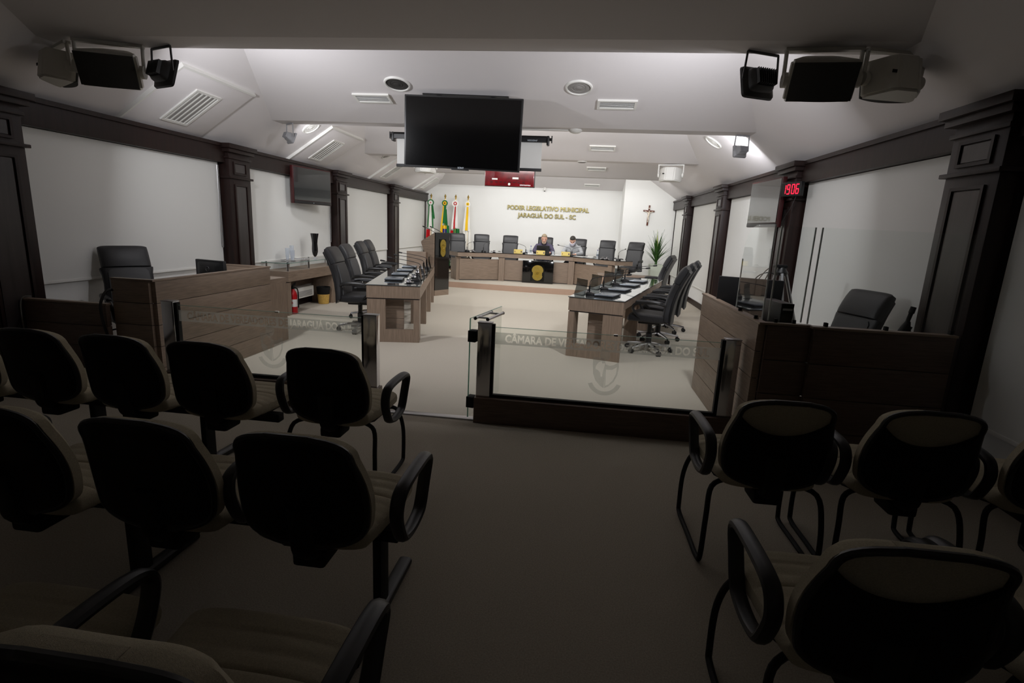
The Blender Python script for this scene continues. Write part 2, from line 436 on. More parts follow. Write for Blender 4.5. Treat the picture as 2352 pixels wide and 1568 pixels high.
# ------------------------------------------------------------------ ceiling fittings
def tooth_z(y, k): return (ZB if k < 3 else 2.76)+SL*((FAR[k+2]-BW if k < 3 else YB)-y)
TILT = math.atan(SL)
def vent(label, x, y, k, wd=0.46, hd=0.2, group='white vents in the sloping ceiling'):
    t = T('ceiling_vent', label, 'vent', (x, y, tooth_z(y, k)), 0, group); t.rotation_euler = (-TILT, 0, 0)
    f = BM()
    for (x0, x1, y0, y1) in ((-wd/2, wd/2, -hd/2, -hd/2+.03), (-wd/2, wd/2, hd/2-.03, hd/2), (-wd/2, -wd/2+.03, -hd/2+.03, hd/2-.03), (wd/2-.03, wd/2, -hd/2+.03, hd/2-.03)):
        bx(f, x0, x1, y0, y1, -0.022, 0.0)
    O('frame', f, 'white_plastic', t)
    O('backing', bx(BM(), -wd/2+.03, wd/2-.03, -hd/2+.03, hd/2-.03, -0.006, -0.001), 'vent_dark', t)
    n = 6
    me = None
    for i in range(n):
        yy = -hd/2+.03+(hd-.06)*(i+.5)/n
        if me is None:
            s0 = O('slat', box(BM(), (0, 0, 0), (wd-.06, 0.016, 0.003), rot=M.Rotation(0.6, 3, 'X')), 'white_plastic', t, (0, yy, -0.014)); me = s0.data
        else:
            s1 = bpy.data.objects.new('slat', me); COL.objects.link(s1); s1.parent = t; s1.location = (0, yy, -0.014)
    return t
vent('white slatted vent in the sloping ceiling beside the darker round speaker', -2.64, 6.70, 0)
vent('white slatted vent in the sloping ceiling beside the pale round speaker', 0.33, 6.73, 0)
vent('white slatted vent in the second ceiling bay beyond the projection screen', 0.30, 10.05, 1)
vent('white slatted vent in the third ceiling bay near the white box speaker', 0.29, 13.28, 2)
vent('white slatted vent in the last ceiling bay above the wall lettering', 0.27, 16.40, 3)
def round_speaker(label, loc, rot, r=0.15, m='grille_light'):
    t = T('ceiling_speaker', label, 'speaker', loc, 0, 'round loudspeakers set in the ceiling'); t.rotation_euler = rot
    O('rim', lathe(BM(), [(r*.84, -.004), (r*.86, -0.02), (r*.95, -.018), (r, -0.001), (r*.9, 0.0)], segs=32), 'white_plastic', t)
    O('grille', lathe(BM(), [(0.001, -.012), (r*.4, -.011), (r*.42, -.007), (r*.5, -.007), (r*.52, -.010), (r*.84, -.006), (r*.84, -.001)], segs=32), m, t)
    O('centre_cap', lathe(BM(), [(0.001, -.020), (r*.2, -.016), (r*.26, -.011)], segs=24), m, t)
round_speaker('dark-grilled round ceiling speaker left of the hanging television', (-2.22, 6.38, tooth_z(6.38, 0)), (-TILT, 0, 0), 0.155, 'grille')
round_speaker('pale round ceiling speaker right of the hanging television', (-0.12, 6.39, tooth_z(6.39, 0)), (-TILT, 0, 0), 0.155)
SA = math.atan(SS)
round_speaker('white round speaker on the left side slope beside a floodlight', (-4.26, 8.25, ZW+SS*(4.95-4.26)), (0, -SA, 0), 0.15, 'white_plastic')
round_speaker('white round speaker on the right side slope beside a floodlight', (1.94, 8.85, ZW+SS*(2.70-1.94)), (0, SA, 0), 0.15, 'white_plastic')
round_speaker('small round speaker on the left slope before the third access panel', (-4.22, 11.5, ZW+SS*(4.95-4.22)), (0, -SA, 0), 0.14, 'grille_light')
round_speaker('small round speaker on the left slope before the last access panel', (-4.22, 14.75, ZW+SS*(4.95-4.22)), (0, -SA, 0), 0.14, 'grille_light')

# raised access panels with grilles on the left side slope
for (y0, y1, lb) in ((5.34, 6.55, 'nearest the black floodlight'), (8.66, 9.9, 'above the wall television'), (12.1, 13.2, 'in the third ceiling bay'), (15.4, 16.3, 'above the flags')):
    L = math.hypot(0.8, 0.8*SS)
    t = T('slope_panel', 'white raised panel with a long grille on the left slope, '+lb, 'panel', (XL+.03, y0, ZW+.03*SS), 0, 'raised panels on the left ceiling slope')
    t.rotation_euler = (0, -SA, 0)
    d = y1-y0
    O('panel_board', bx(BM(), 0.0, L, 0, d, -0.03, -0.001, 0.004), 'plaster', t)
    e = BM(); bx(e, 0, L+.02, -0.018, 0.006, -0.042, 0); bx(e, L-.006, L+.02, .006, d, -0.042, 0)
    O('edge_trim', e, 'white_plastic', t)
    gx0, gx1, gy0, gy1 = L*.18, L*.78, d*.34, d*.68
    f = BM(); bx(f, gx0, gx1, gy0, gy0+.03, -.046, -.03); bx(f, gx0, gx1, gy1-.03, gy1, -.046, -.03); bx(f, gx0, gx0+.03, gy0+.03, gy1-.03, -.046, -.03); bx(f, gx1-.03, gx1, gy0+.03, gy1-.03, -.046, -.03)
    O('grille_frame', f, 'white_plastic', t)
    O('grille_back', bx(BM(), gx0+.03, gx1-.03, gy0+.03, gy1-.03, -.034, -.031), 'grille_light', t)
    for i in range(5):
        yy = gy0+.03+(gy1-gy0-.06)*(i+.5)/5
        O('slat', bx(BM(), gx0+.03, gx1-.03, yy-.012, yy+.006, -.043, -.036), 'white_plastic', t)

# box loudspeakers hanging from the first beam
def box_speaker(label, loc, rz, tilt, grey=True, sc=1.0, group=None):
    t = T('box_loudspeaker', label, 'speaker', loc, rz, group)
    w_, d_, h_ = 0.44*sc, 0.28*sc, 0.26*sc
    rot = M.Rotation(tilt, 3, 'X')
    b = BM()
    prof = [(-w_/2, 0.03), (-w_/2, d_*.35), (-w_*.30, d_*.80), (-w_*.2, d_*.92), (w_*.2, d_*.92), (w_*.30, d_*.80), (w_/2, d_*.35), (w_/2, 0.03)]
    prism(b, prof, -h_/2, h_/2)
    bmesh.ops.bevel(b, geom=list(b.edges), offset=0.018*sc, segments=2, affect='EDGES')
    for v in b.verts: v.co = rot @ (v.co - V((0, d_*.4, 0))) + V((0, 0, -h_/2-.07))
    O('cabinet', b, 'speaker_white' if grey else 'white_plastic', t)
    g = BM(); pts = []
    for i in range(13):
        u = -1+2*i/12; pts.append((u*w_*.47, 0.02-0.035*(1-u*u)))
    prism(g, pts+[(w_*.47, .032), (-w_*.47, .032)], -h_*.46, h_*.46)
    for v in g.verts: v.co = rot @ (v.co - V((0, d_*.4, 0))) + V((0, 0, -h_/2-.07))
    O('grille', g, 'grille' if grey else 'white_plastic', t)
    for s in (-1, 1):
        k = BM(); tube(k, [rot @ V((s*(w_/2-.004), -.02, 0))+V((0, 0, -h_/2-.07)), rot @ V((s*(w_/2+.028), -.02, 0))+V((0, 0, -h_/2-.07))], 0.05*sc, 16)
        O('side_knob', k, 'speaker_white' if grey else 'white_plastic', t)
    br = BM()
    for s in (-1, 1): tube(br, [V((s*(w_/2+.02), -.02, -h_/2-.07)), V((s*(w_/2+.02), -.01, -.012)), ], 0.014, 8)
    box(br, (0, -.01, -0.012), (w_+.06, 0.05, 0.022))
    O('bracket', br, 'speaker_white' if grey else 'white_plastic', t)
    bd = BM(); p = rot @ V((w_*.28, d_*.5, 0))+V((0, 0, -h_/2-.07)); box(bd, p, (.035, .003, .02))
    O('badge', bd, 'matte_black', t)
    return t
GS = 'loudspeakers hung from the first ceiling beam'
box_speaker('grey box loudspeaker at the wall end of the left pair, turned sideways', (-4.33, 4.20, 2.83), math.radians(150), 0.15, sc=.86, group=GS)
box_speaker('grey box loudspeaker with dark grille beside the left black floodlight', (-3.86, 4.2, 2.85), math.radians(20), 0.36, group=GS)
box_speaker('dark-grilled box loudspeaker facing the public seats beside the right black floodlight', (1.58, 4.2, 2.85), math.radians(-4), 0.42, group=GS)
box_speaker('grey box loudspeaker at the wall end of the right pair, back turned outward', (2.06, 4.20, 2.84), math.radians(195), 0.15, sc=.9, group=GS)
box_speaker('white box loudspeaker hanging from the third beam near the crucifix side', (1.64, 10.78, 2.85), math.radians(165), 0.1, False, 0.95)
box_speaker('white box loudspeaker hanging from the third beam on the flag side', (-3.16, 10.78, 2.85), math.radians(195), 0.1, False, 0.95)

# floodlights
def flood(label, loc, direction, power, m='flood_body', size=0.2, group='floodlights clamped to the ceiling beams'):
    d = V(direction).normalized()
    t = T('floodlight', label, 'floodlight', loc, 0, group)
    q = d.to_track_quat('Y', 'Z').to_matrix()
    c = V((0, 0, -0.20))
    def put(bm):
        for v in bm.verts: v.co = q @ v.co + c
        return bm
    b = BM(); loft(b, [((0, -.075, 0), (size*.30, 0, 0), (0, 0, size*.24), 6), ((0, -.05, 0), (size*.36, 0, 0), (0, 0, size*.30), 6), ((0, -.02, 0), (size*.38, 0, 0), (0, 0, size*.32), 6), ((0, 0.0, 0), (size*.5, 0, 0), (0, 0, size*.42), 10), ((0, .018, 0), (size*.52, 0, 0), (0, 0, size*.44), 10)], 24)
    O('housing', put(b), m, t)
    f = BM()
    for k in range(-4, 5): box(f, (k*size*.07, -.088, 0), (0.004, 0.03, size*.42))
    O('cooling_fins', put(f), m, t)
    O('lamp_glass', put(box(BM(), (0, .0195, 0), (size*.86, .003, size*.70))), 'lamp_face', t)
    br = BM()
    a1 = q @ V((size*.56, -.02, 0))+c; a2 = q @ V((-size*.56, -.02, 0))+c
    tube(br, [a1, V((a1.x*.9, a1.y*.9, -0.012))], 0.008, 6); tube(br, [a2, V((a2.x*.9, a2.y*.9, -0.012))], 0.008, 6)
    tube(br, [V((a1.x*.9, a1.y*.9, -0.012)), V((a2.x*.9, a2.y*.9, -0.012))], 0.010, 6)
    O('yoke', br, m, t)
    area_lamp('flood_lamp', c+d*0.04, d, size*.8, power, (0.95, 0.955, 1.0), t, spread=math.radians(152))
    return t
flood('black floodlight on a yoke beside the left pair of box loudspeakers', (-3.47, 4.30, 2.85), (0.34, 0.88, -0.27), FLOOD1_W, 'flood_body', 0.26)
flood('black floodlight on a yoke beside the right pair of box loudspeakers', (1.20, 4.30, 2.85), (-0.38, 0.88, -0.26), FLOOD1_W, 'flood_body', 0.26)
flood('pale floodlight on the second beam above the left wall television', (-4.20, 7.55, 2.85), (0.55, 0.80, -0.40), FLOOD2_W*.8, 'flood_light', 0.18)
flood('pale floodlight on the second beam above the right wall television', (2.0, 7.55, 2.85), (-0.25, 0.95, -0.20), FLOOD2_W, 'flood_light', 0.18)

# tubular lamps fixed behind the beams (out of sight from the public seats)
def batten(label, loc, ln, power, direction, group='tube lamps hidden behind the ceiling beams'):
    t = T('tube_lamp', label, 'lamp', loc, 0, group)
    O('housing', bx(BM(), -ln/2, ln/2, -0.03, 0.0, -0.03, 0.03), 'white_plastic', t)
    O('lamp_tube', tube(BM(), [(-ln/2+.03, .02, 0), (ln/2-.03, .02, 0)], 0.013, 10), 'lamp_face', t)
    area_lamp('batten_lamp', (0, 0.045, 0), direction, ln-.1, power, (1.0, 0.995, 0.98), t, 0.06)
batten('white tube lamp fixed behind the fourth beam over the dais', (-2.6, FAR[4]+.04, 2.95), 1.5, DAIS_W, (0, .75, -.66))
batten('white tube lamp fixed behind the fourth beam over the president seat', (-0.6, FAR[4]+.04, 2.95), 1.5, DAIS_W, (0, .75, -.66))
batten('white tube lamp fixed behind the fourth beam near the crucifix', (1.55, FAR[4]+.04, 2.95), 1.0, DAIS_W*.42, (0, .85, -.45))
batten('white tube lamp fixed behind the third beam', (-1.1, FAR[3]+.04, 3.0), 2.4, BAY_W, (0, .8, -.6))
batten('white tube lamp fixed behind the second beam', (-1.1, FAR[2]+.04, 3.0), 2.4, BAY_W, (0, .8, -.6))

# ------------------------------------------------------------------ hanging television, projection screen, red-backed television
t = T('hanging_television', 'large black flat television hanging from the ceiling above the aisle', 'television', (-1.47, 6.5, 2.20))
t.scale = (1.3, 1.3, 1.3); t.rotation_euler = (math.radians(3), math.radians(1.3), math.radians(-1))
O('bezel', bx(BM(), -.545, .545, 0, .035, 0, .62, .004), 'black_plastic', t)
O('screen', bx(BM(), -.53, .53, -.003, .001, .014, .606), 'screen', t)
bk = BM(); loft(bk, [((0, .035, .30), (.50, 0, 0), (0, 0, .28), 8), ((0, .07, .28), (.40, 0, 0), (0, 0, .22), 8), ((0, .085, .28), (.34, 0, 0), (0, 0, .18), 8)], 24)
O('rear_cover', bk, 'matte_black', t)
lg = text_mesh('SONY', .022, .0008); o = O('logo', lg, 'led_white', t, (0, -.0045, .003), (PI/2, 0, 0))
O('power_bar', bx(BM(), -.09, .07, .0, .03, -.010, .002), 'black_plastic', t)
mt = BM(); box(mt, (.0, .10, .45), (.80, .05, .16)); tube(mt, [(-.25, .11, .45), (-.25, .11, .645)], .022, 10); tube(mt, [(.25, .11, .45), (.25, .11, .645)], .022, 10); box(mt, (0, .11, .632), (.80, .08, .012), rot=M.Rotation(-TILT, 3, 'X'))
O('ceiling_mount', mt, 'black_plastic', t)

t = T('projection_screen', 'rolled-down white projection screen in a black case behind the hanging television', 'screen', (-1.58, 7.56, 2.31))
O('case', tube(BM(), [(-1.1, 0, .42), (1.05, 0, .42)], .045, 12), 'black_plastic', t)
O('case_lip', bx(BM(), -1.08, 1.04, -.05, -.035, .375, .43), 'black_plastic', t)
for s, x in ((-1, -1.1), (1, 1.07)):
    e = BM(); box(e, (x, 0, .40), (.035, .11, .12), bev=.01); tube(e, [(x, 0, .42), (x+s*.045, 0, .42)], .02, 8); box(e, (x+s*.05, 0, .42), (.012, .05, .09))
    O('end_cap', e, 'black_plastic', t)
O('fabric', bx(BM(), -1.05, .99, -.003, 0, .03, .38), 'paper', t)
O('bottom_bar', bx(BM(), -1.06, 1.0, -.012, .012, 0, .04, .004), 'black_plastic', t)
lg = text_mesh('VISOGRAF', .030, .0005); O('logo', lg, 'led_white', t, (.86, -.052, .385), (PI/2, 0, 0))
hk = BM()
for x in (-.7, .65):
    tube(hk, smooth_path([(x, 0, .455), (x+.012, 0, .475), (x, 0, .50), (x-.010, 0, .52), (x, 0, .535)], 4), .006, 6)
O('hanging_hook', hk, 'satin', t)

t = T('red_television', 'television seen from behind with a glossy dark red back, hung beyond the screen', 'television', (-1.44, 10.72, 2.33))
O('back_cover', bx(BM(), -.49, .49, -.02, .04, .0, .58, .012), 'red_gloss', t)
O('front_bezel', bx(BM(), -.50, .50, .04, .06, -.008, .588, .006), 'black_plastic', t)
st = BM(); 
for (x, z, w_, h_) in ((-.29, .13, .11, .028), (.12, .155, .12, .036)): box(st, (x, -.0215, z), (w_, .002, h_))
O('sticker', st, 'paper', t)
O('badge', lathe(BM(), [(.001, 0), (.022, .001), (.024, .004)], segs=16, mtx=M.Translation((0, -.021, .04)) @ M.Rotation(PI/2, 4, 'X')), 'white', t)
sk = BM()
for i in range(9): box(sk, (.22+.024*i, -.0215, .03), (.012, .002, .02))
O('socket_row', sk, 'satin', t)
rb = BM(); 
for i in range(8): box(rb, (-.35+.09*i, -.021, .07+.004*(i % 3)), (.05, .003, .012))
O('vent_slot', rb, 'matte_black', t)
O('hanging_pole', tube(BM(), [(0, .02, .5), (0, .02, .52)], .02, 8), 'black_plastic', t)

t = T('smoke_detector', 'small white round smoke detector on the second beam', 'detector', (-.15, 7.48, 2.85))
O('base_ring', lathe(BM(), [(.09, 0), (.09, -.012), (.08, -.016)], segs=24), 'white_plastic', t)
O('dome', lathe(BM(), [(.085, -.014), (.075, -.03), (.04, -.045), (.001, -.05)], segs=24), 'white_plastic', t)
t = O('cable_conduit', tube(BM(), smooth_path([(-1.0, 7.50, 2.842), (-.7, 7.49, 2.838), (-.45, 7.49, 2.843), (-.24, 7.48, 2.84)], 5), .008, 6), 'white_plastic'); tag(t, 'thin white cable running along the beam to the smoke detector', 'cable')
t = T('smoke_detector', 'flat white detector on the third beam', 'detector', (-.05, 10.78, 2.85))
O('base_ring', lathe(BM(), [(.10, 0), (.10, -.012), (.08, -.016)], segs=20), 'white_plastic', t); O('dome', lathe(BM(), [(.085, -.014), (.06, -.026), (.001, -.03)], segs=20), 'grille_light', t)
t = T('security_camera', 'small white dome camera high on the back wall', 'camera', (-1.15, YB, 2.70))
O('mount', bx(BM(), -.035, .035, -.05, 0, .02, .08, .008), 'white_plastic', t)
O('housing', lathe(BM(), [(.001, .05), (.03, .045), (.04, .02), (.04, -.01), (.03, -.02)], (0, -.06, 0), 16), 'white_plastic', t)
O('lens', lathe(BM(), [(.026, -.021), (.02, -.04), (.001, -.046)], (0, -.07, .0), 14), 'black_glass', t)

# wall televisions
def wall_tv(label, loc, rz, wd=.98, ht=.61, m='screen_side', yaw=0):
    t = T('wall_television', label, 'television', loc, rz, 'flat televisions bracketed to the side walls')
    O('frame', bx(BM(), -wd/2, wd/2, -.005, .05, 0, ht, .01), 'dark_red', t)
    O('screen', bx(BM(), -wd/2+.025, wd/2-.025, -.012, -.004, .06, ht-.02), m, t)
    O('speaker_bar', bx(BM(), -wd/2+.02, wd/2-.02, -.014, -.004, .006, .052, .004), 'black_plastic', t)
    O('rear_cover', loft(BM(), [((0, .05, ht/2), (wd*.42, 0, 0), (0, 0, ht*.4), 8), ((0, .09, ht/2), (wd*.3, 0, 0), (0, 0, ht*.28), 8)], 20), 'black_plastic', t)
    a = BM(); tube(a, [(0, .09, ht/2), (.08, .17, ht/2), (0, .26, ht/2)], .018, 8); box(a, (0, .27, ht/2), (.18, .02, .22))
    O('wall_arm', a, 'black_plastic', t)
    O('power_light', bx(BM(), -.006, .006, -.017, -.012, .022, .03), 'led_white', t)
wall_tv('flat television on the left wall above the glass-topped credenza', (-4.66, 9.02, 1.77), math.radians(78))
wall_tv('flat television on the right wall beside the red digital clock', (2.40, 7.58, 1.70), math.radians(-86))

t = T('digital_clock', 'black wall clock with red glowing digits reading 19:06', 'clock', (2.45, 6.84, 2.06), math.radians(-68))
t.scale = (.76, .8, .95)
O('case', bx(BM(), -.21, .21, -.012, .045, 0, .17, .006), 'black_plastic', t)
O('window', bx(BM(), -.195, .195, -.015, -.011, .012, .158), 'black_glass', t)
SEG = {'1': 'bc', '9': 'abcdfg', '0': 'abcdef', '6': 'acdefg'}
for i, ch in enumerate('1906'):
    x0 = -.15+.085*i+(.012 if i > 1 else 0); w_, h_, g = .052, .055, .011; z0 = .028
    dg_ = BM()
    pos = {'a': (x0+w_/2, z0+2*h_, w_, g), 'g': (x0+w_/2, z0+h_, w_, g), 'd': (x0+w_/2, z0, w_, g), 'b': (x0+w_, z0+1.5*h_, g, h_*.86), 'c': (x0+w_, z0+.5*h_, g, h_*.86), 'f': (x0, z0+1.5*h_, g, h_*.86), 'e': (x0, z0+.5*h_, g, h_*.86)}
    for s in SEG[ch]:
        x, z, a, b_ = pos[s]; box(dg_, (x, -.0165, z), (a, .003, b_))
    O('digit', dg_, 'led_red', t)
cd = BM(); tube(cd, smooth_path([(.10, .02, 0), (.06, .0, -.12), (-.02, -.0, -.22), (-.1, .02, -.30)], 5), .004, 5)
O('power_cord', cd, 'cable', t)

# ------------------------------------------------------------------ back wall: lettering, crucifix
t = T('wall_lettering', 'gold raised capital letters spelling two lines on the white back wall', 'lettering', (-1.02, YB-.03, 2.0))
def letters(line, size, zc, x_center, width, parent, rot=(PI/2, 0, 0)):
    # each glyph its own part, advance measured with the font itself
    xs = []; x = 0
    full = text_mesh(line, size, 0, 0, 'LEFT')
    for i in range(len(line)):
        if line[i] == ' ': xs.append(None); continue
        pre = text_mesh(line[:i]+'|', size, 0, 0, 'LEFT'); bar = text_mesh('|', size, 0, 0, 'LEFT')
        xs.append(max(v.co.x for v in pre.vertices)-max(v.co.x for v in bar.vertices))
    wd = max(v.co.x for v in full.vertices); k = width/wd
    for ch, x in zip(line, xs):
        if x is None: continue
        me = text_mesh(ch, size, .004, 0, 'LEFT', size*.034)
        for v in me.vertices: v.co = V(((v.co.x+x)*k, v.co.y, v.co.z))
        O('letter', me, 'gold_letter', parent, (x_center-width/2, -.005, zc), rot)
letters('PODER LEGISLATIVO MUNICIPAL', .185, .085, 0, 2.52, t)
letters('JARAGUÁ DO SUL - SC', .185, -.135, -.02, 1.78, t)

t = T('crucifix', 'brown wooden crucifix with a pale figure on the right of the back wall', 'crucifix', (1.90, YJ, 1.77)); t.rotation_euler = (0, math.radians(2), 0)
cr = BM(); bx(cr, -.022, .022, -.03, -.005, 0, .56, .003); bx(cr, -.155, .155, -.03, -.005, .38, .424, .003)
O('cross', cr, 'brown', t)
fg = BM()
tube(fg, smooth_path([(0, -.045, .36), (.005, -.052, .30), (-.004, -.045, .25), (.006, -.055, .17), (0, -.04, .09)], 4), [.02]*2+[.026]*6+[.02]*5+[.014]*4, 8)
for s in (-1, 1): tube(fg, smooth_path([(s*.01, -.045, .345), (s*.06, -.04, .375), (s*.125, -.035, .40)], 4), [.012]*5+[.009]*4, 6)
loft(fg, [((.008, -.05, .365), (.008, 0, 0), (0, .008, 0), 2), ((.008, -.05, .38), (.018, 0, 0), (0, .02, 0), 2), ((.006, -.05, .40), (.019, 0, 0), (0, .021, 0), 2), ((.004, -.05, .415), (.008, 0, 0), (0, .008, 0), 2)], 10)
O('figure', remeshed(fg, .006), 'ivory', t)
O('title_plate', bx(BM(), -.02, .02, -.034, -.029, .47, .49), 'ivory', t)

# ------------------------------------------------------------------ flags
def flag(label, x, y, finial_z, rosette, ribbons, cloth, sx=1):
    t = T('flag_on_pole', label, 'flag', (x, y, DZ), 0, 'flags on poles beside the dais')
    H = finial_z-DZ
    O('stand', lathe(BM(), [(.15, 0), (.15, .02), (.05, .05), (.03, .16), (.02, .17)], segs=20), 'brass', t)
    O('pole', tube(BM(), [(0, 0, .05), (0, 0, H-.10)], .014, 10), 'brass', t)
    O('finial', lathe(BM(), [(.014, 0), (.03, .012), (.012, .03), (.036, .055), (.030, .08), (.006, .13), (.001, .14)], (0, 0, H-.13), 14), 'brass', t)
    zr = H-.27
    names = ('outer', 'middle', 'centre')
    for k, (r, m) in enumerate(rosette):
        rb_ = BM(); n = 22; pts = [(math.cos(2*PI*i/(2*n))*r*(1 if i % 2 else .92), math.sin(2*PI*i/(2*n))*r*(1 if i % 2 else .92)) for i in range(2*n)]
        prism(rb_, pts, 0, .012, M.Translation((0, -.045-.008*k, zr)) @ M.Rotation(PI/2, 4, 'X'))
        O('rosette', rb_, m, t)
    for (x0, x1, xb0, xb1, zb, m) in ribbons:
        r_ = BM(); n = 8; vv = []
        for i in range(n+1):
            f = i/n; z = zr-.08-(zr-.08-zb)*f
            a, c = x0+(xb0-x0)*f, x1+(xb1-x1)*f; w_ = .006*math.sin(f*7)
            vv += [(a, -.055+w_, z), (c, -.062-w_, z), (c, -.058-w_, z), (a, -.050+w_, z)]
        fs = []
        for i in range(n):
            for k in range(4): fs.append((i*4+k, i*4+(k+1) % 4, i*4+4+(k+1) % 4, i*4+4+k))
        faces_from(r_, vv, fs+[(0, 1, 2, 3), (n*4, n*4+3, n*4+2, n*4+1)])
        O('ribbon', r_, m, t)
    # gathered cloth: vertical folds, strips of colour as separate pieces
    for (u0, u1, z0, z1, m, wt, wb) in cloth:
        c = BM(); nu, nz = 8, 10; rows = []
        for j in range(nz+1):
            f = j/nz; z = z1+(z0-z1)*f; hw = wt+(wb*.58-wt)*((zr-z)/max(zr-.1, .1)); row = []
            for i in range(nu+1):
                u = u0+(u1-u0)*i/nu
                yy = -.012+.030*math.sin(u*9+.5)*(.4+.6*(zr-z)) - .012
                row.append((u*hw, yy, z))
            rows.append(row)
        vv = [p for r in rows for p in r]; W = nu+1; N = len(vv)
        vv += [(p[0], p[1]+.004, p[2]) for p in vv]
        fs = []
        for j in range(nz):
            for i in range(nu):
                a = j*W+i; fs.append((a, a+1, a+W+1, a+W)); fs.append((N+a+W, N+a+W+1, N+a+1, N+a))
        edge = [i for i in range(W)]+[j*W+W-1 for j in range(1, nz+1)]+[nz*W+i for i in range(W-2, -1, -1)]+[j*W for j in range(nz-1, 0, -1)]
        for a, b_ in zip(edge, edge[1:]+edge[:1]): fs.append((b_, a, N+a, N+b_))
        faces_from(c, vv, fs); O('cloth', c, m, t, ang=60)
    return t
FZ = 2.44
flag('flag with a green and white rosette, red and white cloth, nearest the left wall', -4.62, 16.42, FZ, [(.105, 'green'), (.07, 'white'), (.018, 'red')],
     [(-.07, -.035, -.10, -.065, 1.28, 'green'), (-.035, .02, -.06, .05, 1.26, 'white'), (.02, .06, .06, .10, 1.26, 'green'), (.05, .08, .09, .14, 1.55, 'green')],
     [(-1, -.1, .70, 1.22, 'red', .10, .30), (-.1, 1, .60, 1.7, 'white', .06, .34), (-1, -.1, .35, .70, 'green', .10, .30), (-.1, 1, .30, .60, 'red', .06, .34)])
flag('green flag with yellow band and blue disc beneath a green and yellow rosette', -4.17, 16.40, FZ, [(.095, 'green'), (.058, 'orange'), (.02, 'matte_black')],
     [(-.06, -.02, -.13, -.08, 1.2, 'yellow'), (-.02, .05, -.06, .04, 1.42, 'green')],
     [(-.25, 1, 1.36, 1.85, 'green', .04, .36), (-.45, .5, 1.26, 1.36, 'yellow', .10, .36), (.5, 1, 1.0, 1.36, 'green', .10, .36), (-.45, .5, .88, 1.26, 'blue', .10, .36), (-.9, -.45, .50, 1.36, 'yellow', .10, .36), (-.45, -.05, .35, .88, 'yellow', .10, .30), (-.05, 1, .12, 1.0, 'green', .10, .34), (-.05, .35, .6, .88, 'green', .1, .3)])
flag('flag with a white and red rosette and a red ribbon between white ones', -3.84, 16.40, FZ, [(.105, 'white'), (.055, 'red'), (.026, 'white')],
     [(-.05, -.012, -.12, -.05, 1.26, 'white'), (-.012, .022, -.055, .005, 1.27, 'red'), (.022, .07, .005, .10, 1.30, 'white')],
     [(-1, -.3, .85, 1.22, 'red', .10, .32), (-.3, 1, .95, 1.28, 'green', .12, .3), (-1, 1, .30, .85, 'white', .10, .30), (-.2, .9, 1.28, 1.85, 'white', .05, .2)])
flag('white flag with a yellow rosette and a yellow ribbon, nearest the dais chairs', -3.45, 16.40, FZ, [(.085, 'white'), (.05, 'yellow'), (.015, 'matte_black')],
     [(-.075, -.03, -.14, -.07, 1.20, 'white'), (-.03, .025, -.07, .02, 1.24, 'yellow'), (.025, .07, .02, .09, 1.22, 'white')],
     [(-1, 1, .30, 1.28, 'white', .08, .30)])

# ------------------------------------------------------------------ dais desk
def offs(poly, d):
    """offset an open polyline to its left by d"""
    out = []
    for i, p in enumerate(poly):
        p = V((p[0], p[1]))
        n = V((0, 0)); c = 0
        for a, b_ in ((i-1, i), (i, i+1)):
            if a < 0 or b_ >= len(poly): continue
            e = V((poly[b_][0]-poly[a][0], poly[b_][1]-poly[a][1])).normalized(); n += V((-e.y, e.x)); c += 1
        n.normalize()
        if c == 2:
            e = V((poly[i+1][0]-poly[i][0], poly[i+1][1]-poly[i][1])).normalized(); k = 1/max(.3, n.dot(V((-e.y, e.x))))
        else: k = 1
        out.append((p.x+n.x*d*k, p.y+n.y*d*k))
    return out
ZT = DZ+.73
front = [(-3.42, 13.86), (-3.05, 13.36), (-2.02, 13.88), (-.12, 13.94), (.90, 13.02), (1.34, 13.22)]
t = T('dais_desk', 'long angled wooden desk with black top and gold crest on the raised dais', 'desk', (0, 0, 0))
back = offs(front, .62)
def seg_quads(pl0, pl1): return [[pl0[i], pl0[i+1], pl1[i+1], pl1[i]] for i in range(len(pl0)-1)]
bb = BM(); prism(bb, front[:]+back[::-1], ZT-.012, ZT); O('desktop', bb, 'black_glass', t)
f1 = offs(front, .02); f1b = offs(front, .05)
for qd in seg_quads(offs(front, .012), offs(front, .042)):
    O('apron', prism(BM(), qd, ZT-.115, ZT-.0125), 'oak', t)
O('apron', prism(BM(), [back[0], front[0], (front[0][0]+.03, front[0][1]+.02), (back[0][0]+.03, back[0][1])], ZT-.115, ZT-.0125), 'oak', t)
O('apron', prism(BM(), [back[-1], front[-1], (front[-1][0]-.03, front[-1][1]+.02), (back[-1][0]-.03, back[-1][1])], ZT-.115, ZT-.0125), 'oak', t)
for qd in seg_quads(offs(front, .10), offs(front, .125))[1:4]:
    O('front_panel', prism(BM(), qd, DZ+.02, ZT-.175), 'oak', t)
    O('panel_plinth', prism(BM(), qd, DZ, DZ+.02), 'gap', t)
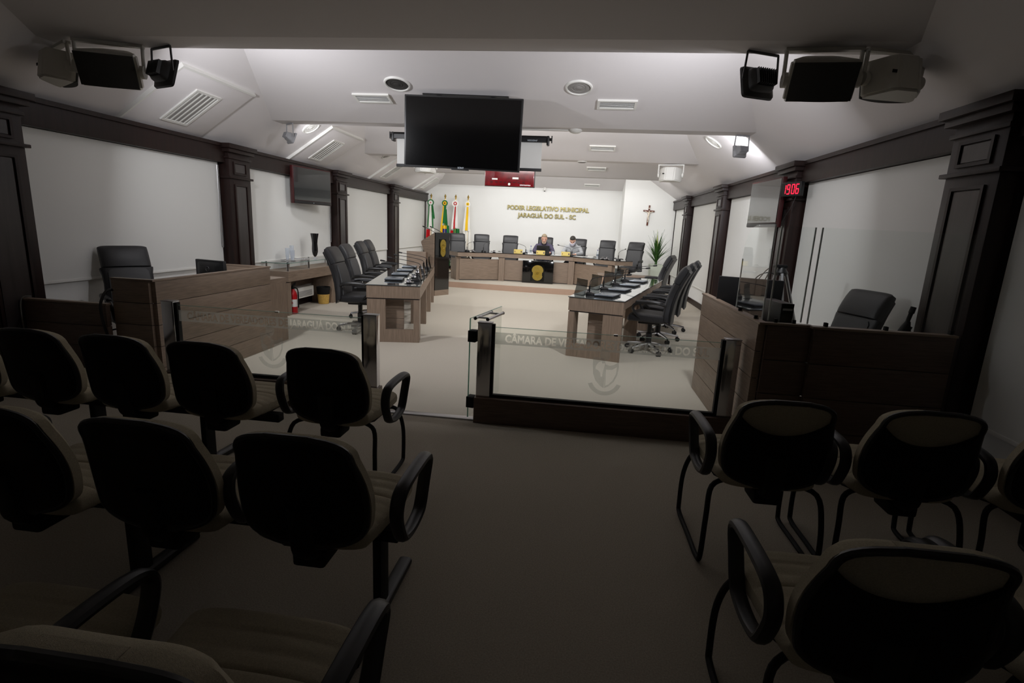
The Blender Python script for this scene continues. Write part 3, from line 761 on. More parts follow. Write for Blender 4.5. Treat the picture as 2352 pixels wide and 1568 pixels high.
# posts at the corners and between the panels
def lerp(a, b_, f): return (a[0]+(b_[0]-a[0])*f, a[1]+(b_[1]-a[1])*f)
def post(c, ang, w_=.15, d_=.13): 
    o = O('post', box(BM(), (0, 0, 0), (w_, d_, ZT-.13-DZ)), 'oak_up', t, (c[0], c[1], DZ+(ZT-.13-DZ)/2), (0, 0, ang))
    O('shadow_gap', box(BM(), (0, 0, 0), (w_-.02, d_-.02, .016)), 'gap', t, (c[0], c[1], ZT-.122), (0, 0, ang))
f2 = offs(front, .085)
post(lerp(f2[0], f2[1], .85), math.atan2(-.5, .37), .10, .13)
post(lerp(f2[2], f2[3], .03), .03); post(lerp(f2[2], f2[3], .97), .03); post(lerp(f2[3], f2[4], .92), math.atan2(-.92, 1.02), .12)
O('side_panel', prism(BM(), [f2[0], lerp(f2[0], f2[1], .68), lerp(back[0], back[1], .35), (back[0][0]+.03, back[0][1])], DZ, ZT-.18), 'oak_up', t)
O('side_panel', prism(BM(), [lerp(f2[4], f2[5], .4), (f2[5][0]-.04, f2[5][1]), (back[-1][0]-.06, back[-1][1]), lerp(back[-2], back[-1], .6)], DZ, ZT-.18), 'oak_up', t)
# black centre box with crest
cb = O('centre_box', bx(BM(), -1.41, -.60, 13.80, 13.96, DZ, ZT-.155, .006), 'black_glass', t)
def crest_parts(parent, c, wd, m_plate='gold', rot=(PI/2, 0, 0), hgt=1.34):
    """gold relief: domed top, side scrolls, narrowing shield, all as raised layers"""
    out = []
    for i in range(25):
        a = math.radians(-18+216*i/24); out.append((math.cos(a)*.5, .22+math.sin(a)*.42))
    low = [(-.40, .02), (-.40, -.20), (-.45, -.28), (-.38, -.45), (-.22, -.58), (0, -.64), (.22, -.58), (.38, -.45), (.45, -.28), (.40, -.20), (.40, .02)]
    pts = [(x*wd, z*wd*hgt/1.28) for x, z in out+low]
    mtx = M.Translation(c) @ M.Rotation(PI/2, 4, 'X')
    O('crest_plate', prism(BM(), pts, 0, .012, mtx), m_plate, parent)
    rel = BM()
    prism(rel, [(x*wd, z*wd) for x, z in ((-.26, .20), (.26, .20), (.26, -.12), (.16, -.32), (0, -.42), (-.16, -.32), (-.26, -.12))], .012, .018, mtx)
    O('crest_shield', rel, 'gold_dark', parent)
    r3 = BM()
    for i in range(7):
        x = (-.30+.10*i)*wd; prism(r3, [(x-.02*wd, .28*wd), (x+.02*wd, .28*wd), (x+.03*wd, (.50-.02*(i-3)**2)*wd), (x-.03*wd, (.50-.02*(i-3)**2)*wd)], .012, .020, mtx)
    O('crest_crown', r3, m_plate, parent)
    r4 = BM(); tube(r4, [mtx @ V((x*wd, z*wd, .020)) for x, z in ((-.15, .10), (0, -.12), (.15, .10))], .012*wd/.3, 6); tube(r4, [mtx @ V((x*wd, z*wd, .020)) for x, z in ((-.15, -.12), (0, .08), (.15, -.12))], .012*wd/.3, 6)
    O('crest_charge', r4, m_plate, parent)
O('acrylic_plate', bx(BM(), -1.19, -.83, 13.788, 13.797, .19, .66), 'acrylic', t)
crest_parts(t, (-1.01, 13.786, .41), .30)

# chairs ------------------------------------------------------------
def exec_chair(label, group, arms='pad'):
    t = T('office_chair', label, 'chair', (0, 0, 0), 0, group)
    seat = []
    for i, (y, w_, zc, hz) in enumerate(((-.24, .19, .47, .03), (-.22, .24, .475, .055), (-.1, .255, .475, .062), (.1, .255, .48, .064), (.2, .25, .478, .06), (.25, .24, .465, .05), (.275, .21, .45, .025))):
        seat.append(((0, y, zc), (w_, 0, 0), (0, 0, hz), 4))
    O('seat', loft(BM(), seat, 24), 'leather', t)
    def back_ring(z, w_, y, th, p=4): return ((0, y, z), (w_, 0, 0), (0, th, .02), p)
    def by(z): return -.20-.10*((z-.45)/.7)-.10*((z-.45)/.7)**2+.03*math.sin((z-.45)/.7*PI)
    zs = [.44, .46, .52, .60, .70, .80, .88, .92, .94]
    rings = [back_ring(z, (.20 if i == 0 else .25+.012*math.sin(i)) - .035*((z-.45)/.7), by(z)-.02, (.025 if i == 0 else .044)) for i, z in enumerate(zs)]
    O('backrest', loft(BM(), rings, 24), 'leather', t)
    pn = [back_ring(z, (.20-.03*((z-.45)/.7))*(.9 if z in (.50, .925) else 1), by(z)+.022, .014, 5) for z in (.50, .52, .6, .7, .8, .9, .925)]
    O('back_panel', loft(BM(), pn, 20), 'leather_panel', t)
    hz = [.935, .95, .985, 1.04, 1.09, 1.125, 1.145, 1.15]; ht_ = [.030, .046, .054, .056, .054, .046, .032, .013]
    O('headrest', loft(BM(), [back_ring(z, .218 if 0 < i < 7 else .20, by(z)-.005, h) for i, (z, h) in enumerate(zip(hz, ht_))], 24), 'leather', t)
    O('back_shell', loft(BM(), [back_ring(z, .225-.035*((z-.45)/.7), by(z)-.065, .018, 5) for z in (.42, .45, .55, .7, .85, 1.0, 1.08, 1.10)], 20), 'black_plastic', t)
    for s in (-1, 1):
        ar = smooth_path([(s*.255, -.20, .66), (s*.285, -.10, .685), (s*.29, .08, .68), (s*.285, .18, .655), (s*.275, .20, .60), (s*.255, .15, .52), (s*.22, .06, .44)], 5)
        a = O('armrest', tube(BM(), ar, .016, 8, flat=1.3), 'chrome' if arms == 'chrome' else 'black_plastic', t)
        O('arm_pad', tube(BM(), smooth_path([(s*.265, -.17, .688), (s*.29, -.05, .702), (s*.292, .10, .698), (s*.287, .17, .680)], 4), [.012]+[.022]*11+[.012], 8, flat=1.2), 'black_plastic', a)
    O('tilt_plate', bx(BM(), -.12, .12, -.14, .14, .385, .415, .008), 'black_plastic', t)
    O('lever', tube(BM(), [(.10, .05, .39), (.25, .06, .375), (.28, .06, .37)], .008, 6), 'black_plastic', t)
    O('gas_lift', lathe(BM(), [(.04, .10), (.04, .25), (.03, .26), (.03, .385)], segs=14), 'black_plastic', t)
    O('base_hub', lathe(BM(), [(.05, .07), (.055, .09), (.045, .125)], segs=14), 'black_plastic', t)
    leg = tube(BM(), [(.03, 0, .105), (.16, 0, .095), (.30, 0, .075)], [.026, .022, .017], 8); l0 = O('base_leg', leg, 'chrome', t)
    cas = BM(); tube(cas, [(.30, -.026, .030), (.30, -.006, .030)], .030, 12); tube(cas, [(.30, .006, .030), (.30, .026, .030)], .030, 12); tube(cas, [(.30, 0, .03), (.30, 0, .078)], .010, 6)
    c0 = O('caster', cas, 'black_plastic', l0)
    for k in range(1, 5):
        l = bpy.data.objects.new('base_leg', l0.data); COL.objects.link(l); l.parent = t; l.rotation_euler = (0, 0, 2*PI*k/5)
        cc = bpy.data.objects.new('caster', c0.data); COL.objects.link(cc); cc.parent = l
    return t
CH = exec_chair('', 'black office chairs behind the dais desk')
dchairs = [((-3.30, 14.58), PI+.35, 'high-backed black chair at the flag end of the dais desk'), ((-2.70, 14.85), PI+.2, 'high-backed black chair second from the flags behind the dais desk'),
           ((-1.95, 15.1), PI+.05, 'empty high-backed black chair beside the man in the purple shirt'), ((-.96, 15.28), PI, 'high-backed black chair behind the man in the purple shirt'),
           ((-.04, 15.15), PI-.15, 'high-backed black chair behind the masked man in the grey shirt'), ((.74, 14.85), PI-.2, 'high-backed black chair beside the water bottle on the dais desk'),
           ((1.38, 14.28), PI-.45, 'high-backed black chair at the plant end of the dais desk')]
for i, ((x, y), rz, lb) in enumerate(dchairs):
    o = CH if i == 0 else copy_tree(CH)
    o.location = (x, y, DZ); o.rotation_euler = (0, 0, rz); o['label'] = lb
def chair_copy(x, y, rz, lb, grp, z=0):
    o = copy_tree(CH); o.location = (x, y, z); o.rotation_euler = (0, 0, rz); o['label'] = lb; o['group'] = grp; return o
GL = 'office chairs along the left councillor desk'; GR = 'office chairs along the right councillor desk'
LD = math.radians(12.5)     # left desk swings left as it recedes
RD = math.radians(-15.5)
chair_copy(-3.02, 7.12, -PI/2+.12, 'black office chair at the near end of the left councillor desk', GL)
chair_copy(-3.28, 8.12, -PI/2+.12, 'black office chair second along the left councillor desk', GL)
chair_copy(-3.62, 9.50, -PI/2+.14, 'black office chair third along the left councillor desk', GL)
chair_copy(-3.82, 10.35, -PI/2+.14, 'black office chair at the lectern end of the left councillor desk', GL)
chair_copy(1.02, 7.10, PI/2+RD, 'black office chair at the near end of the right councillor desk', GR)
chair_copy(1.26, 7.93, PI/2+RD, 'black office chair second along the right councillor desk', GR)
chair_copy(1.50, 8.76, PI/2+RD, 'black office chair third along the right councillor desk', GR)
chair_copy(1.42, 10.55, PI/2-.1+RD, 'grey-fronted office chair at the far end of the right councillor desk', GR)
o = chair_copy(-4.42, 4.85, -2.15, 'black office chair behind the reception desk at the left wall', 'office chairs behind the side counters')
o = chair_copy(2.08, 4.62, 1.85, 'black office chair behind the glass-screened counter', 'office chairs behind the side counters')

# ------------------------------------------------------------------ councillor desks (local: origin near-inner corner, +Y recedes, +X toward the seats mirrored by s)
def council_desk(label, loc, rz, s, L=3.6, W=.68):
    """s=+1: seats on the -X side (left desk), inner edge at x=0"""
    t = T('councillor_desk', label, 'desk', loc, rz, 'councillor desks facing each other across the chamber')
    X = lambda a: -s*a
    def bxx(bm, a0, a1, y0, y1, z0, z1, bev=0):
        x0, x1 = sorted((X(a0), X(a1))); return bx(bm, x0, x1, y0, y1, z0, z1, bev)
    n = 3
    for i in range(n):
        O('glass_top', bxx(BM(), -.01, W+.01, -.01+(L+.02)*i/n, -.01+(L+.02)*(i+1)/n-.004, .742, .752), 'grey_glass', t)
    # apron all round
    O('apron', bxx(BM(), 0, W, 0, .03, .58, .741), 'oak_up', t); O('apron', bxx(BM(), 0, W, L-.03, L, .58, .741), 'oak_up', t)
    O('apron', bxx(BM(), 0, .03, .03, L-.03, .58, .741), 'oak', t); O('apron', bxx(BM(), W-.03, W, .03, L-.03, .64, .741), 'oak', t)
    # end panels: slim inner leg, wide outer leg, plinth, recessed boarded panel
    for y0 in (0.0, L-.05):
        O('leg', bxx(BM(), 0.005, .08, y0, y0+.20 if y0 == 0 else L, .0, .565), 'oak_up', t)
        O('leg', bxx(BM(), W-.24, W-.005, y0, y0+.05, .0, .565), 'oak_up', t)
        O('plinth_board', bxx(BM(), .08, W-.24, y0, y0+.05, .0, .17), 'oak_up', t)
        yi = y0+.16 if y0 == 0 else L-.21
        for k in range(4):
            O('panel_board', bxx(BM(), .22, W-.06, yi, yi+.025, .02+.137*k, .02+.137*(k+1)-.006), 'oak', t)
        O('shadow_gap', bxx(BM(), .015, W-.015, y0+.008, y0+.042, .565, .58), 'gap', t)
    for y0 in (L*.36, L*.68):
        O('leg', bxx(BM(), .005, .24, y0, y0+.10, 0, .565), 'oak_up', t)
        O('shadow_gap', bxx(BM(), .012, .23, y0+.01, y0+.09, .565, .58), 'gap', t)
        O('leg', bxx(BM(), W-.20, W-.02, y0, y0+.06, 0, .64), 'oak_up', t)
    return t, X
tl, XLf = council_desk('left councillor desk with a grey glass top, angled toward the lectern', (-1.99, 6.60, 0), LD, 1, 3.75)
tr, XRf = council_desk('right councillor desk with a grey glass top and four closed laptops', (-.07, 6.50, 0), RD, -1, 3.5)
def at(desk, loc, rz, X, a, y): 
    p = V(loc)+M.Rotation(rz, 3, 'Z') @ V((X(a), y, 0)); return p
def laptop_closed(label, x, y, z, rz, group):
    t = T('laptop', label, 'laptop', (x, y, z), rz, group)
    O('base', bx(BM(), -.17, .17, -.12, .12, 0.003, .016, .004), 'black_plastic', t)
    O('lid', bx(BM(), -.17, .17, -.12, .12, .018, .028, .004), 'laptop', t)
    O('feet', bx(BM(), -.15, .15, -.10, .10, 0, .003), 'matte_black', t)
def desk_mic(label, x, y, z, rz, group, reach=.42, up=.20):
    """gooseneck reaching along local +Y"""
    t = T('gooseneck_microphone', label, 'microphone', (x, y, z), rz, group)
    b = BM(); loft(b, [((0, 0, 0), (.05, 0, 0), (0, .065, 0), 4), ((0, 0, .02), (.05, 0, 0), (0, .065, 0), 4), ((0, -.02, .04), (.03, 0, 0), (0, .035, 0), 3)], 16)
    O('base', b, 'black_plastic', t)
    O('stem', tube(BM(), [(0, -.02, .035), (0, -.02, .12)], .011, 8), 'black_plastic', t)
    O('gooseneck', tube(BM(), smooth_path([(0, -.02, .11), (0, -.015, up*.8), (0, .03, up), (0, reach*.5, up+.035), (0, reach, up+.06)], 5), .0045, 6), 'black_plastic', t)
    O('capsule', tube(BM(), [(0, reach-.005, up+.06), (0, reach+.01, up+.062), (0, reach+.055, up+.068), (0, reach+.065, up+.069)], [.006, .012, .013, .006], 10), 'black_plastic', t)
    return t
def nameplate_back(label, x, y, z, rz, group, m='acrylic'):
    t = T('acrylic_stand', label, 'name stand', (x, y, z), rz, group)
    b = BM(); n = 8
    vv = []
    for i in range(n+1):
        f = i/n; yy = .05*math.sin(f*1.6)-.02*f; zz = .20*f
        vv += [(-.12, yy, zz), (.12, yy, zz), (.12, yy+.004, zz), (-.12, yy+.004, zz)]
    fs = []
    for i in range(n):
        for k in range(4): fs.append((i*4+k, i*4+(k+1) % 4, i*4+4+(k+1) % 4, i*4+4+k))
    faces_from(b, vv, fs+[(0, 1, 2, 3), (n*4, n*4+3, n*4+2, n*4+1)])
    O('plate', b, m, t)
    O('foot', bx(BM(), -.10, .10, -.03, .03, 0, .004), m, t)
def ash_cup(label, x, y, z, group):
    t = T('saucer_cup', label, 'cup', (x, y, z), 0, group)
    O('saucer', lathe(BM(), [(.03, 0), (.04, .004), (.07, .014), (.068, .016), (.03, .007)], segs=20), 'chrome', t)
    O('cup', lathe(BM(), [(.022, .008), (.028, .02), (.032, .055), (.029, .055), (.02, .02)], segs=16), 'chrome', t)
seatname = ['at the near end of', 'second along', 'third along', 'at the far end of']
for i, y in enumerate((.50, 1.22, 1.94, 2.66)):
    p = at(tl, tl.location, LD, XLf, .40, y+.15)
    laptop_closed('closed grey laptop %s the left councillor desk' % seatname[i], p.x, p.y, .7525, LD-PI/2, 'closed laptops on the councillor desks')
    p = at(tl, tl.location, LD, XLf, .10, y+.02)
    desk_mic('black gooseneck microphone %s the left councillor desk' % seatname[i], p.x, p.y, .7525, LD+PI/2-.05, 'gooseneck microphones on the councillor desks', .42)
    p = at(tl, tl.location, LD, XLf, .17, y-.2)
    ash_cup('small chrome cup on a saucer %s the left councillor desk' % seatname[i], p.x, p.y, .7525, 'chrome cups on the councillor desks')
    p = at(tl, tl.location, LD, XLf, .03, y+.28)
    nameplate_back('clear acrylic name stand %s the left councillor desk' % seatname[i], p.x, p.y, .7525, LD+PI/2, 'acrylic name stands on the councillor desks')
for i, y in enumerate((.34, 1.12, 1.90, 2.68)):
    p = at(tr, tr.location, RD, XRf, .40, y+.02)
    laptop_closed('closed grey laptop %s the right councillor desk' % seatname[i], p.x, p.y, .7525, RD+PI/2-.1, 'closed laptops on the councillor desks')
    p = at(tr, tr.location, RD, XRf, .20, y-.06)
    desk_mic('black gooseneck microphone %s the right councillor desk' % seatname[i], p.x, p.y, .7525, RD-PI/2+.25, 'gooseneck microphones on the councillor desks', .42, .22)
    p = at(tr, tr.location, RD, XRf, .12, y+.12)
    ash_cup('small chrome cup on a saucer %s the right councillor desk' % seatname[i], p.x, p.y, .7525, 'chrome cups on the councillor desks')
    p = at(tr, tr.location, RD, XRf, .06, y-.10)
    nameplate_back('smoked acrylic name stand %s the right councillor desk' % seatname[i], p.x, p.y, 0.7525, RD-PI/2+.85, 'acrylic name stands on the councillor desks')
# low table past the right desk
t = T('side_table', 'low brown wooden table between the right councillor desk and the dais', 'table', (1.10, 12.35, 0))
O('tabletop', bx(BM(), -.62, .62, -.22, .22, .56, .60, .004), 'oak', t); O('front_panel', bx(BM(), -.60, .60, -.20, -.175, .06, .56), 'carpet_riser', t)
for x in (-.57, .57): O('side_panel', bx(BM(), x-.02, x+.02, -.175, .2, 0, .56), 'oak_up', t)
t = T('tablet', 'thin grey tablet lying on the low brown table', 'tablet', (.86, 12.32, .60), .1); O('body', bx(BM(), -.16, .16, -.11, .11, 0, .012, .004), 'laptop', t); O('glass_face', bx(BM(), -.15, .15, -.10, .10, .012, .013), 'grey_glass', t)

# ------------------------------------------------------------------ lectern
t = T('lectern', 'tall wooden lectern with black front panel and gold crest', 'lectern', (-2.93, 11.36, 0), math.radians(60))
# front faces -Y (local), speaker behind at +Y / left
O('front_board', bx(BM(), -.215, .215, 0, .03, .12, 1.36), 'black_glass', t)
O('kick_board', bx(BM(), -.215, .215, 0, .03, 0, .12), 'oak', t)
for s in (-1, 1):
    sp = BM(); poly = [(.03, 0), (.30, 0), (.20, .70), (.42, 1.12), (.42, 1.16), (.03, 1.35)]
    prism(sp, poly, s*.215-.02, s*.215+.02, M(((0, 0, 1, 0), (1, 0, 0, 0), (0, 1, 0, 0), (0, 0, 0, 1))))
    O('side_board', sp, 'oak', t)
O('reading_top', box(BM(), (0, .22, 1.235), (.39, .40, .02), rot=M.Rotation(-.46, 3, 'X')), 'oak', t)
O('acrylic_plate', bx(BM(), -.10, .10, -.012, -.003, .84, 1.22), 'acrylic', t)
crest_parts(t, (0, -.012, 1.03), .17, hgt=2.2)
for k, x in enumerate((-.10, .12)):
    O('gooseneck', tube(BM(), smooth_path([(x, .10, 1.29), (x, .16, 1.36), (x, .32, 1.42), (x, .46, 1.46)], 5), .006, 6), 'black_plastic', t)
    O('capsule', tube(BM(), [(x, .455, 1.459), (x, .47, 1.463), (x, .515, 1.476)], [.007, .014, .013], 8), 'black_plastic', t)
bt = T('lectern_side_box', 'low open wooden box standing against the lectern beside the left desk', 'cabinet', (-3.36, 10.86, 0), math.radians(6))
O('front_board', bx(BM(), -.20, .20, -.02, .0, 0, .96), 'oak', bt); O('side_board', bx(BM(), .18, .20, .0, .22, 0, .94), 'oak_dark', bt); O('side_board', bx(BM(), -.20, -.18, .0, .22, 0, .94), 'oak', bt); O('shelf', bx(BM(), -.18, .18, 0, .22, .70, .72), 'oak', bt)

# ------------------------------------------------------------------ things on the dais desk
def name_plate(label, x, y, rz):
    t = T('name_plate', label, 'name plate', (x, y, ZT), rz, 'gold name plates on the dais desk')
    O('plate', box(BM(), (0, 0, .055), (.23, .006, .105), rot=M.Rotation(-.15, 3, 'X')), 'nameplate', t)
    O('easel', box(BM(), (0, .03, .045), (.20, .006, .09), rot=M.Rotation(.35, 3, 'X')), 'nameplate', t)
    O('emblem', box(BM(), (-.085, -.0052, .05), (.018, .002, .035), rot=M.Rotation(-.15, 3, 'X')), 'brown', t)
    O('photo', box(BM(), (.085, -.0052, .05), (.032, .002, .045), rot=M.Rotation(-.15, 3, 'X')), 'oak_dark', t)
name_plate('gold name plate in front of the empty dais chair', -1.58, 14.12, .0)
name_plate('gold name plate below the open laptop', -.98, 14.10, .02)
name_plate('gold name plate in front of the masked man', -.32, 14.12, -.08)
t = T('open_laptop', 'open black laptop in front of the man in the purple shirt', 'laptop', (-.93, 14.30, ZT), 0)
O('base', bx(BM(), -.17, .17, -.02, .20, 0.002, .02, .004), 'black_plastic', t); O('lid', box(BM(), (0, -.045, .125), (.34, .012, .225), rot=M.Rotation(.22, 3, 'X')), 'black_plastic', t)
O('logo', box(BM(), (.0, -.0505, .135), (.016, .002, .016), rot=M.Rotation(.22, 3, 'X')), 'led_white', t); O('keyboard', bx(BM(), -.15, .15, .02, .12, .020, .022), 'matte_black', t)
def bottle(label, x, y, z=ZT):
    t = T('water_bottle', label, 'bottle', (x, y, z), 0, 'water bottles on the dais desk')
    O('body', lathe(BM(), [(.028, 0), (.032, .01), (.032, .07), (.029, .085), (.032, .10), (.032, .135), (.013, .18), (.012, .195)], segs=16), 'acrylic_clear', t)
    O('cap', lathe(BM(), [(.014, .192), (.014, .212), (.001, .213)], segs=12), 'blue', t)
    O('label', lathe(BM(), [(.0328, .055), (.0328, .10)], segs=16), 'laptop', t)
bottle('clear water bottle left of the open laptop', -1.26, 14.30); bottle('clear water bottle by the empty chair at the plant end', .50, 13.86)
def tumbler(label, x, y):
    t = O('drinking_glass', lathe(BM(), [(.026, 0), (.034, .10), (.031, .10), (.024, .006)], (x, y, ZT), 16), 'acrylic_clear'); tag(t, label, 'glass', 'drinking glasses on the dais desk')
tumbler('clear tumbler beside the water bottle left of the laptop', -1.36, 14.26); tumbler('clear tumbler at the laptop right side', -.66, 14.25)
GD = 'gooseneck microphones on the dais desk'
for (x, y, rz, lb) in ((-2.9, 13.85, -.35, 'at the flag end of the dais desk'), (-2.5, 14.05, -.2, 'second from the flags on the dais desk'), (-1.40, 14.2, .9, 'left of the water bottle on the dais desk'), (-.20, 14.16, .95, 'beside the gold plate of the masked man'), (-.14, 14.12, -.75, 'on the papers before the masked man'), (1.0, 13.35, -.45, 'at the plant end of the dais desk')):
    desk_mic('black gooseneck microphone '+lb, x, y, ZT, rz, GD, .38, .20)
def papers(label, x, y, rz, n=3, w_=.21, h_=.30):
    t = T('paper_sheets', label, 'papers', (x, y, ZT), rz, 'loose papers on the dais desk')
    for i in range(n):
        O('sheet', box(BM(), (.02*math.sin(i*3), .015*math.cos(i*2), .001+.0025*i), (w_, h_, .0018), rz=.15*math.sin(i*5)), 'paper', t)
papers('white papers between the laptop and the masked man', -.55, 14.24, 1.45); papers('white papers under the hands of the masked man', .06, 14.10, 1.2, 5); papers('stack of white papers beside the masked man elbow', .30, 13.98, 1.0, 6)
papers('white papers left of the open laptop', -1.22, 14.18, 1.5, 2)
for (x, y, lb) in ((-2.72, 13.72, 'near the flag end of the dais desk'), (-2.2, 13.95, 'before the second dais chair'), (.72, 13.42, 'right of the water bottle'), (.62, 13.52, 'nearest the bottle chair')):
    ash_cup('small chrome cup on a saucer '+lb, x, y, ZT, 'chrome cups on the dais desk')

# ------------------------------------------------------------------ people
def person(label, loc, rz, shirt, skin, hair, head_tilt, lean, arms, collar, beard=False, mask=False):
    t = T('person', label, 'person', loc, rz)   # faces local -Y, origin on the dais floor
    hip = V((0, .12, .50)); ch = V((0, .12-lean*.6, .84)); nk = V((0, .12-lean, 1.065)); 
    hd = nk+V((0, -.10-.05*head_tilt, .075-.035*head_tilt))
    R = M.Rotation(head_tilt, 3, 'X')
    def H(p): return hd + R @ V(p)
    b = BM()
    # skull, jaw, neck
    loft(b, [(H((0, .0, -.125)), R @ V((.022, 0, 0)), R @ V((0, .02, 0)), 2), (H((0, -.035, -.115)), R @ V((.040, 0, 0)), R @ V((0, .045, 0)), 2.2), (H((0, -.018, -.08)), R @ V((.058, 0, 0)), R @ V((0, .075, 0)), 2.3), (H((0, -.005, -.035)), R @ V((.067, 0, 0)), R @ V((0, .088, 0)), 2.3), (H((0, 0, .01)), R @ V((.072, 0, 0)), R @ V((0, .094, 0)), 2.3), (H((0, .004, .05)), R @ V((.073, 0, 0)), R @ V((0, .094, 0)), 2.2), (H((0, .008, .085)), R @ V((.062, 0, 0)), R @ V((0, .080, 0)), 2.1), (H((0, .01, .115)), R @ V((.034, 0, 0)), R @ V((0, .045, 0)), 2), (H((0, .01, .122)), R @ V((.008, 0, 0)), R @ V((0, .01, 0)), 2)], 20)
    tube(b, [nk+V((0, .02, -.09)), nk, H((0, .02, -.06))], [.075, .060, .054], 14)
    loft(b, [(H((0, -.088, .012)), R @ V((.007, 0, 0)), R @ V((0, .008, 0)), 2), (H((0, -.100, -.015)), R @ V((.011, 0, 0)), R @ V((0, .014, 0)), 2), (H((0, -.106, -.034)), R @ V((.016, 0, 0)), R @ V((0, .016, 0)), 2), (H((0, -.092, -.045)), R @ V((.010, 0, 0)), R @ V((0, .008, 0)), 2)], 10)
    for s in (-1, 1): loft(b, [(H((s*.070, .012, -.035)), R @ V((.008, 0, 0)), R @ V((0, .012, 0)), 2), (H((s*.080, .016, -.005)), R @ V((.010, 0, 0)), R @ V((0, .020, 0)), 2), (H((s*.078, .016, .025)), R @ V((.006, 0, 0)), R @ V((0, .014, 0)), 2)], 8)
    # arms and hands with fingers
    for s, (el, wr, dirn) in zip((-1, 1), arms):
        sh = nk+V((s*.165, .04, -.11)); el, wr, dirn = V(el), V(wr), V(dirn).normalized()
        tube(b, smooth_path([sh, (sh+el)/2+V((s*.01, 0, 0)), el, (el+wr)/2, wr], 4), [.055]*5+[.046]*4+[.040]*4+[.032]*4, 10)
        side = dirn.cross(V((0, 0, 1))).normalized()
        pc = wr+dirn*.05
        loft(b, [(wr, side*.026, V((0, 0, .018)), 3), (wr+dirn*.03, side*.038, V((0, 0, .016)), 3), (wr+dirn*.085, side*.041, V((0, 0, .013)), 3), (wr+dirn*.095, side*.036, V((0, 0, .010)), 3)], 12)
        for k, (o_, ln) in enumerate(((-.030, .060), (-.010, .072), (.011, .066), (.031, .050))):
            p0 = wr+dirn*.085+side*o_; tube(b, [p0, p0+dirn*ln*.5+V((0, 0, .006)), p0+dirn*ln*.85-V((0, 0, .006)), p0+dirn*ln-V((0, 0, .014))], [.0095, .009, .008, .006], 8)
        th = side*(-1 if side.x*s > 0 else 1)
        p0 = wr+dirn*.03+th*.03; tube(b, [p0, p0+th*.022+dirn*.02, p0+th*.028+dirn*.05], [.012, .010, .008], 8)
    # trunk and legs carry the body on the seat
    loft(b, [(hip+V((0, 0, -.03)), (.15, 0, 0), (0, .10, 0), 2.5), (hip+V((0, 0, .08)), (.145, 0, 0), (0, .10, 0), 2.5), ((hip+ch)/2, (.14, 0, 0), (0, .095, 0), 2.4), (ch, (.165, 0, 0), (0, .105, 0), 2.4), (nk+V((0, .03, -.08)), (.15, 0, 0), (0, .085, 0), 2.2), (nk+V((0, .02, -.03)), (.07, 0, 0), (0, .06, 0), 2)], 20)
    for s in (-1, 1):
        tube(b, smooth_path([hip+V((s*.09, 0, -.02)), V((s*.11, -.12, .49)), V((s*.12, -.32, .47)), V((s*.12, -.36, .25)), V((s*.12, -.34, .05))], 4), [.078]*5+[.066]*4+[.055]*4+[.042]*4, 12)
    body = O('body', remeshed(b, .011), skin, t, ang=80)
    # shirt
    c = BM()
    loft(c, [(hip+V((0, 0, -.03)), (.165, 0, 0), (0, .118, 0), 2.5), (hip+V((0, 0, .08)), (.165, 0, 0), (0, .12, 0), 2.5), ((hip+ch)/2, (.165, 0, 0), (0, .12, 0), 2.4), (ch, (.190, 0, 0), (0, .125, 0), 2.4), (nk+V((0, .035, -.105)), (.188, 0, 0), (0, .095, 0), 2.3), (nk+V((0, .03, -.055)), (.125, 0, 0), (0, .078, 0), 2.1), (nk+V((0, .022, -.015)), (.078, 0, 0), (0, .070, 0), 2)], 24)
    for s, (el, wr, dirn) in zip((-1, 1), arms):
        sh = nk+V((s*.160, .045, -.115)); el, wr = V(el), V(wr)
        tube(c, smooth_path([sh, (sh+el)/2+V((s*.012, 0, 0)), el, (el+wr)/2, wr-(wr-el).normalized()*.01], 4), [.066, .066, .065, .064, .062]+[.058]*4+[.053]*4+[.045]*4, 14)
    O('shirt', remeshed(c, .011), shirt, t, ang=80)
    tr_ = BM()
    for s in (-1, 1): tube(tr_, smooth_path([hip+V((s*.08, .03, -.03)), V((s*.11, -.12, .495)), V((s*.12, -.33, .475)), V((s*.12, -.37, .25)), V((s*.12, -.35, .07))], 4), [.10]*5+[.085]*4+[.072]*4+[.062]*4, 14)
    loft(tr_, [(hip+V((0, .0, -.07)), (.15, 0, 0), (0, .11, 0), 2.5), (hip+V((0, 0, .02)), (.168, 0, 0), (0, .12, 0), 2.5)], 20)
    O('trousers', remeshed(tr_, .014), 'trousers', t, ang=80)
    for s in (-1, 1):
        sb = BM(); loft(sb, [((s*.12, -.26, .03), (.03, 0, 0), (0, 0, .03), 3), ((s*.12, -.32, .045), (.045, 0, 0), (0, 0, .045), 3), ((s*.12, -.44, .032), (.045, 0, 0), (0, 0, .032), 3), ((s*.12, -.50, .022), (.03, 0, 0), (0, 0, .02), 3)], 14)
        O('shoe', sb, 'matte_black', t)
    # collar flaps
    for s in (-1, 1):
        cf = BM(); prism(cf, [(0, 0), (.075, .025), (.06, -.05), (.015, -.06)], -.003, .003, M.Translation(nk+V((s*.012, -.075, -.03))) @ M.Diagonal((s, 1, 1, 1)) @ M.Rotation(PI/2-.35, 4, 'X'))
        O('collar', cf, collar, t)
    # hair cap over crown, back and sides
    hc = BM()
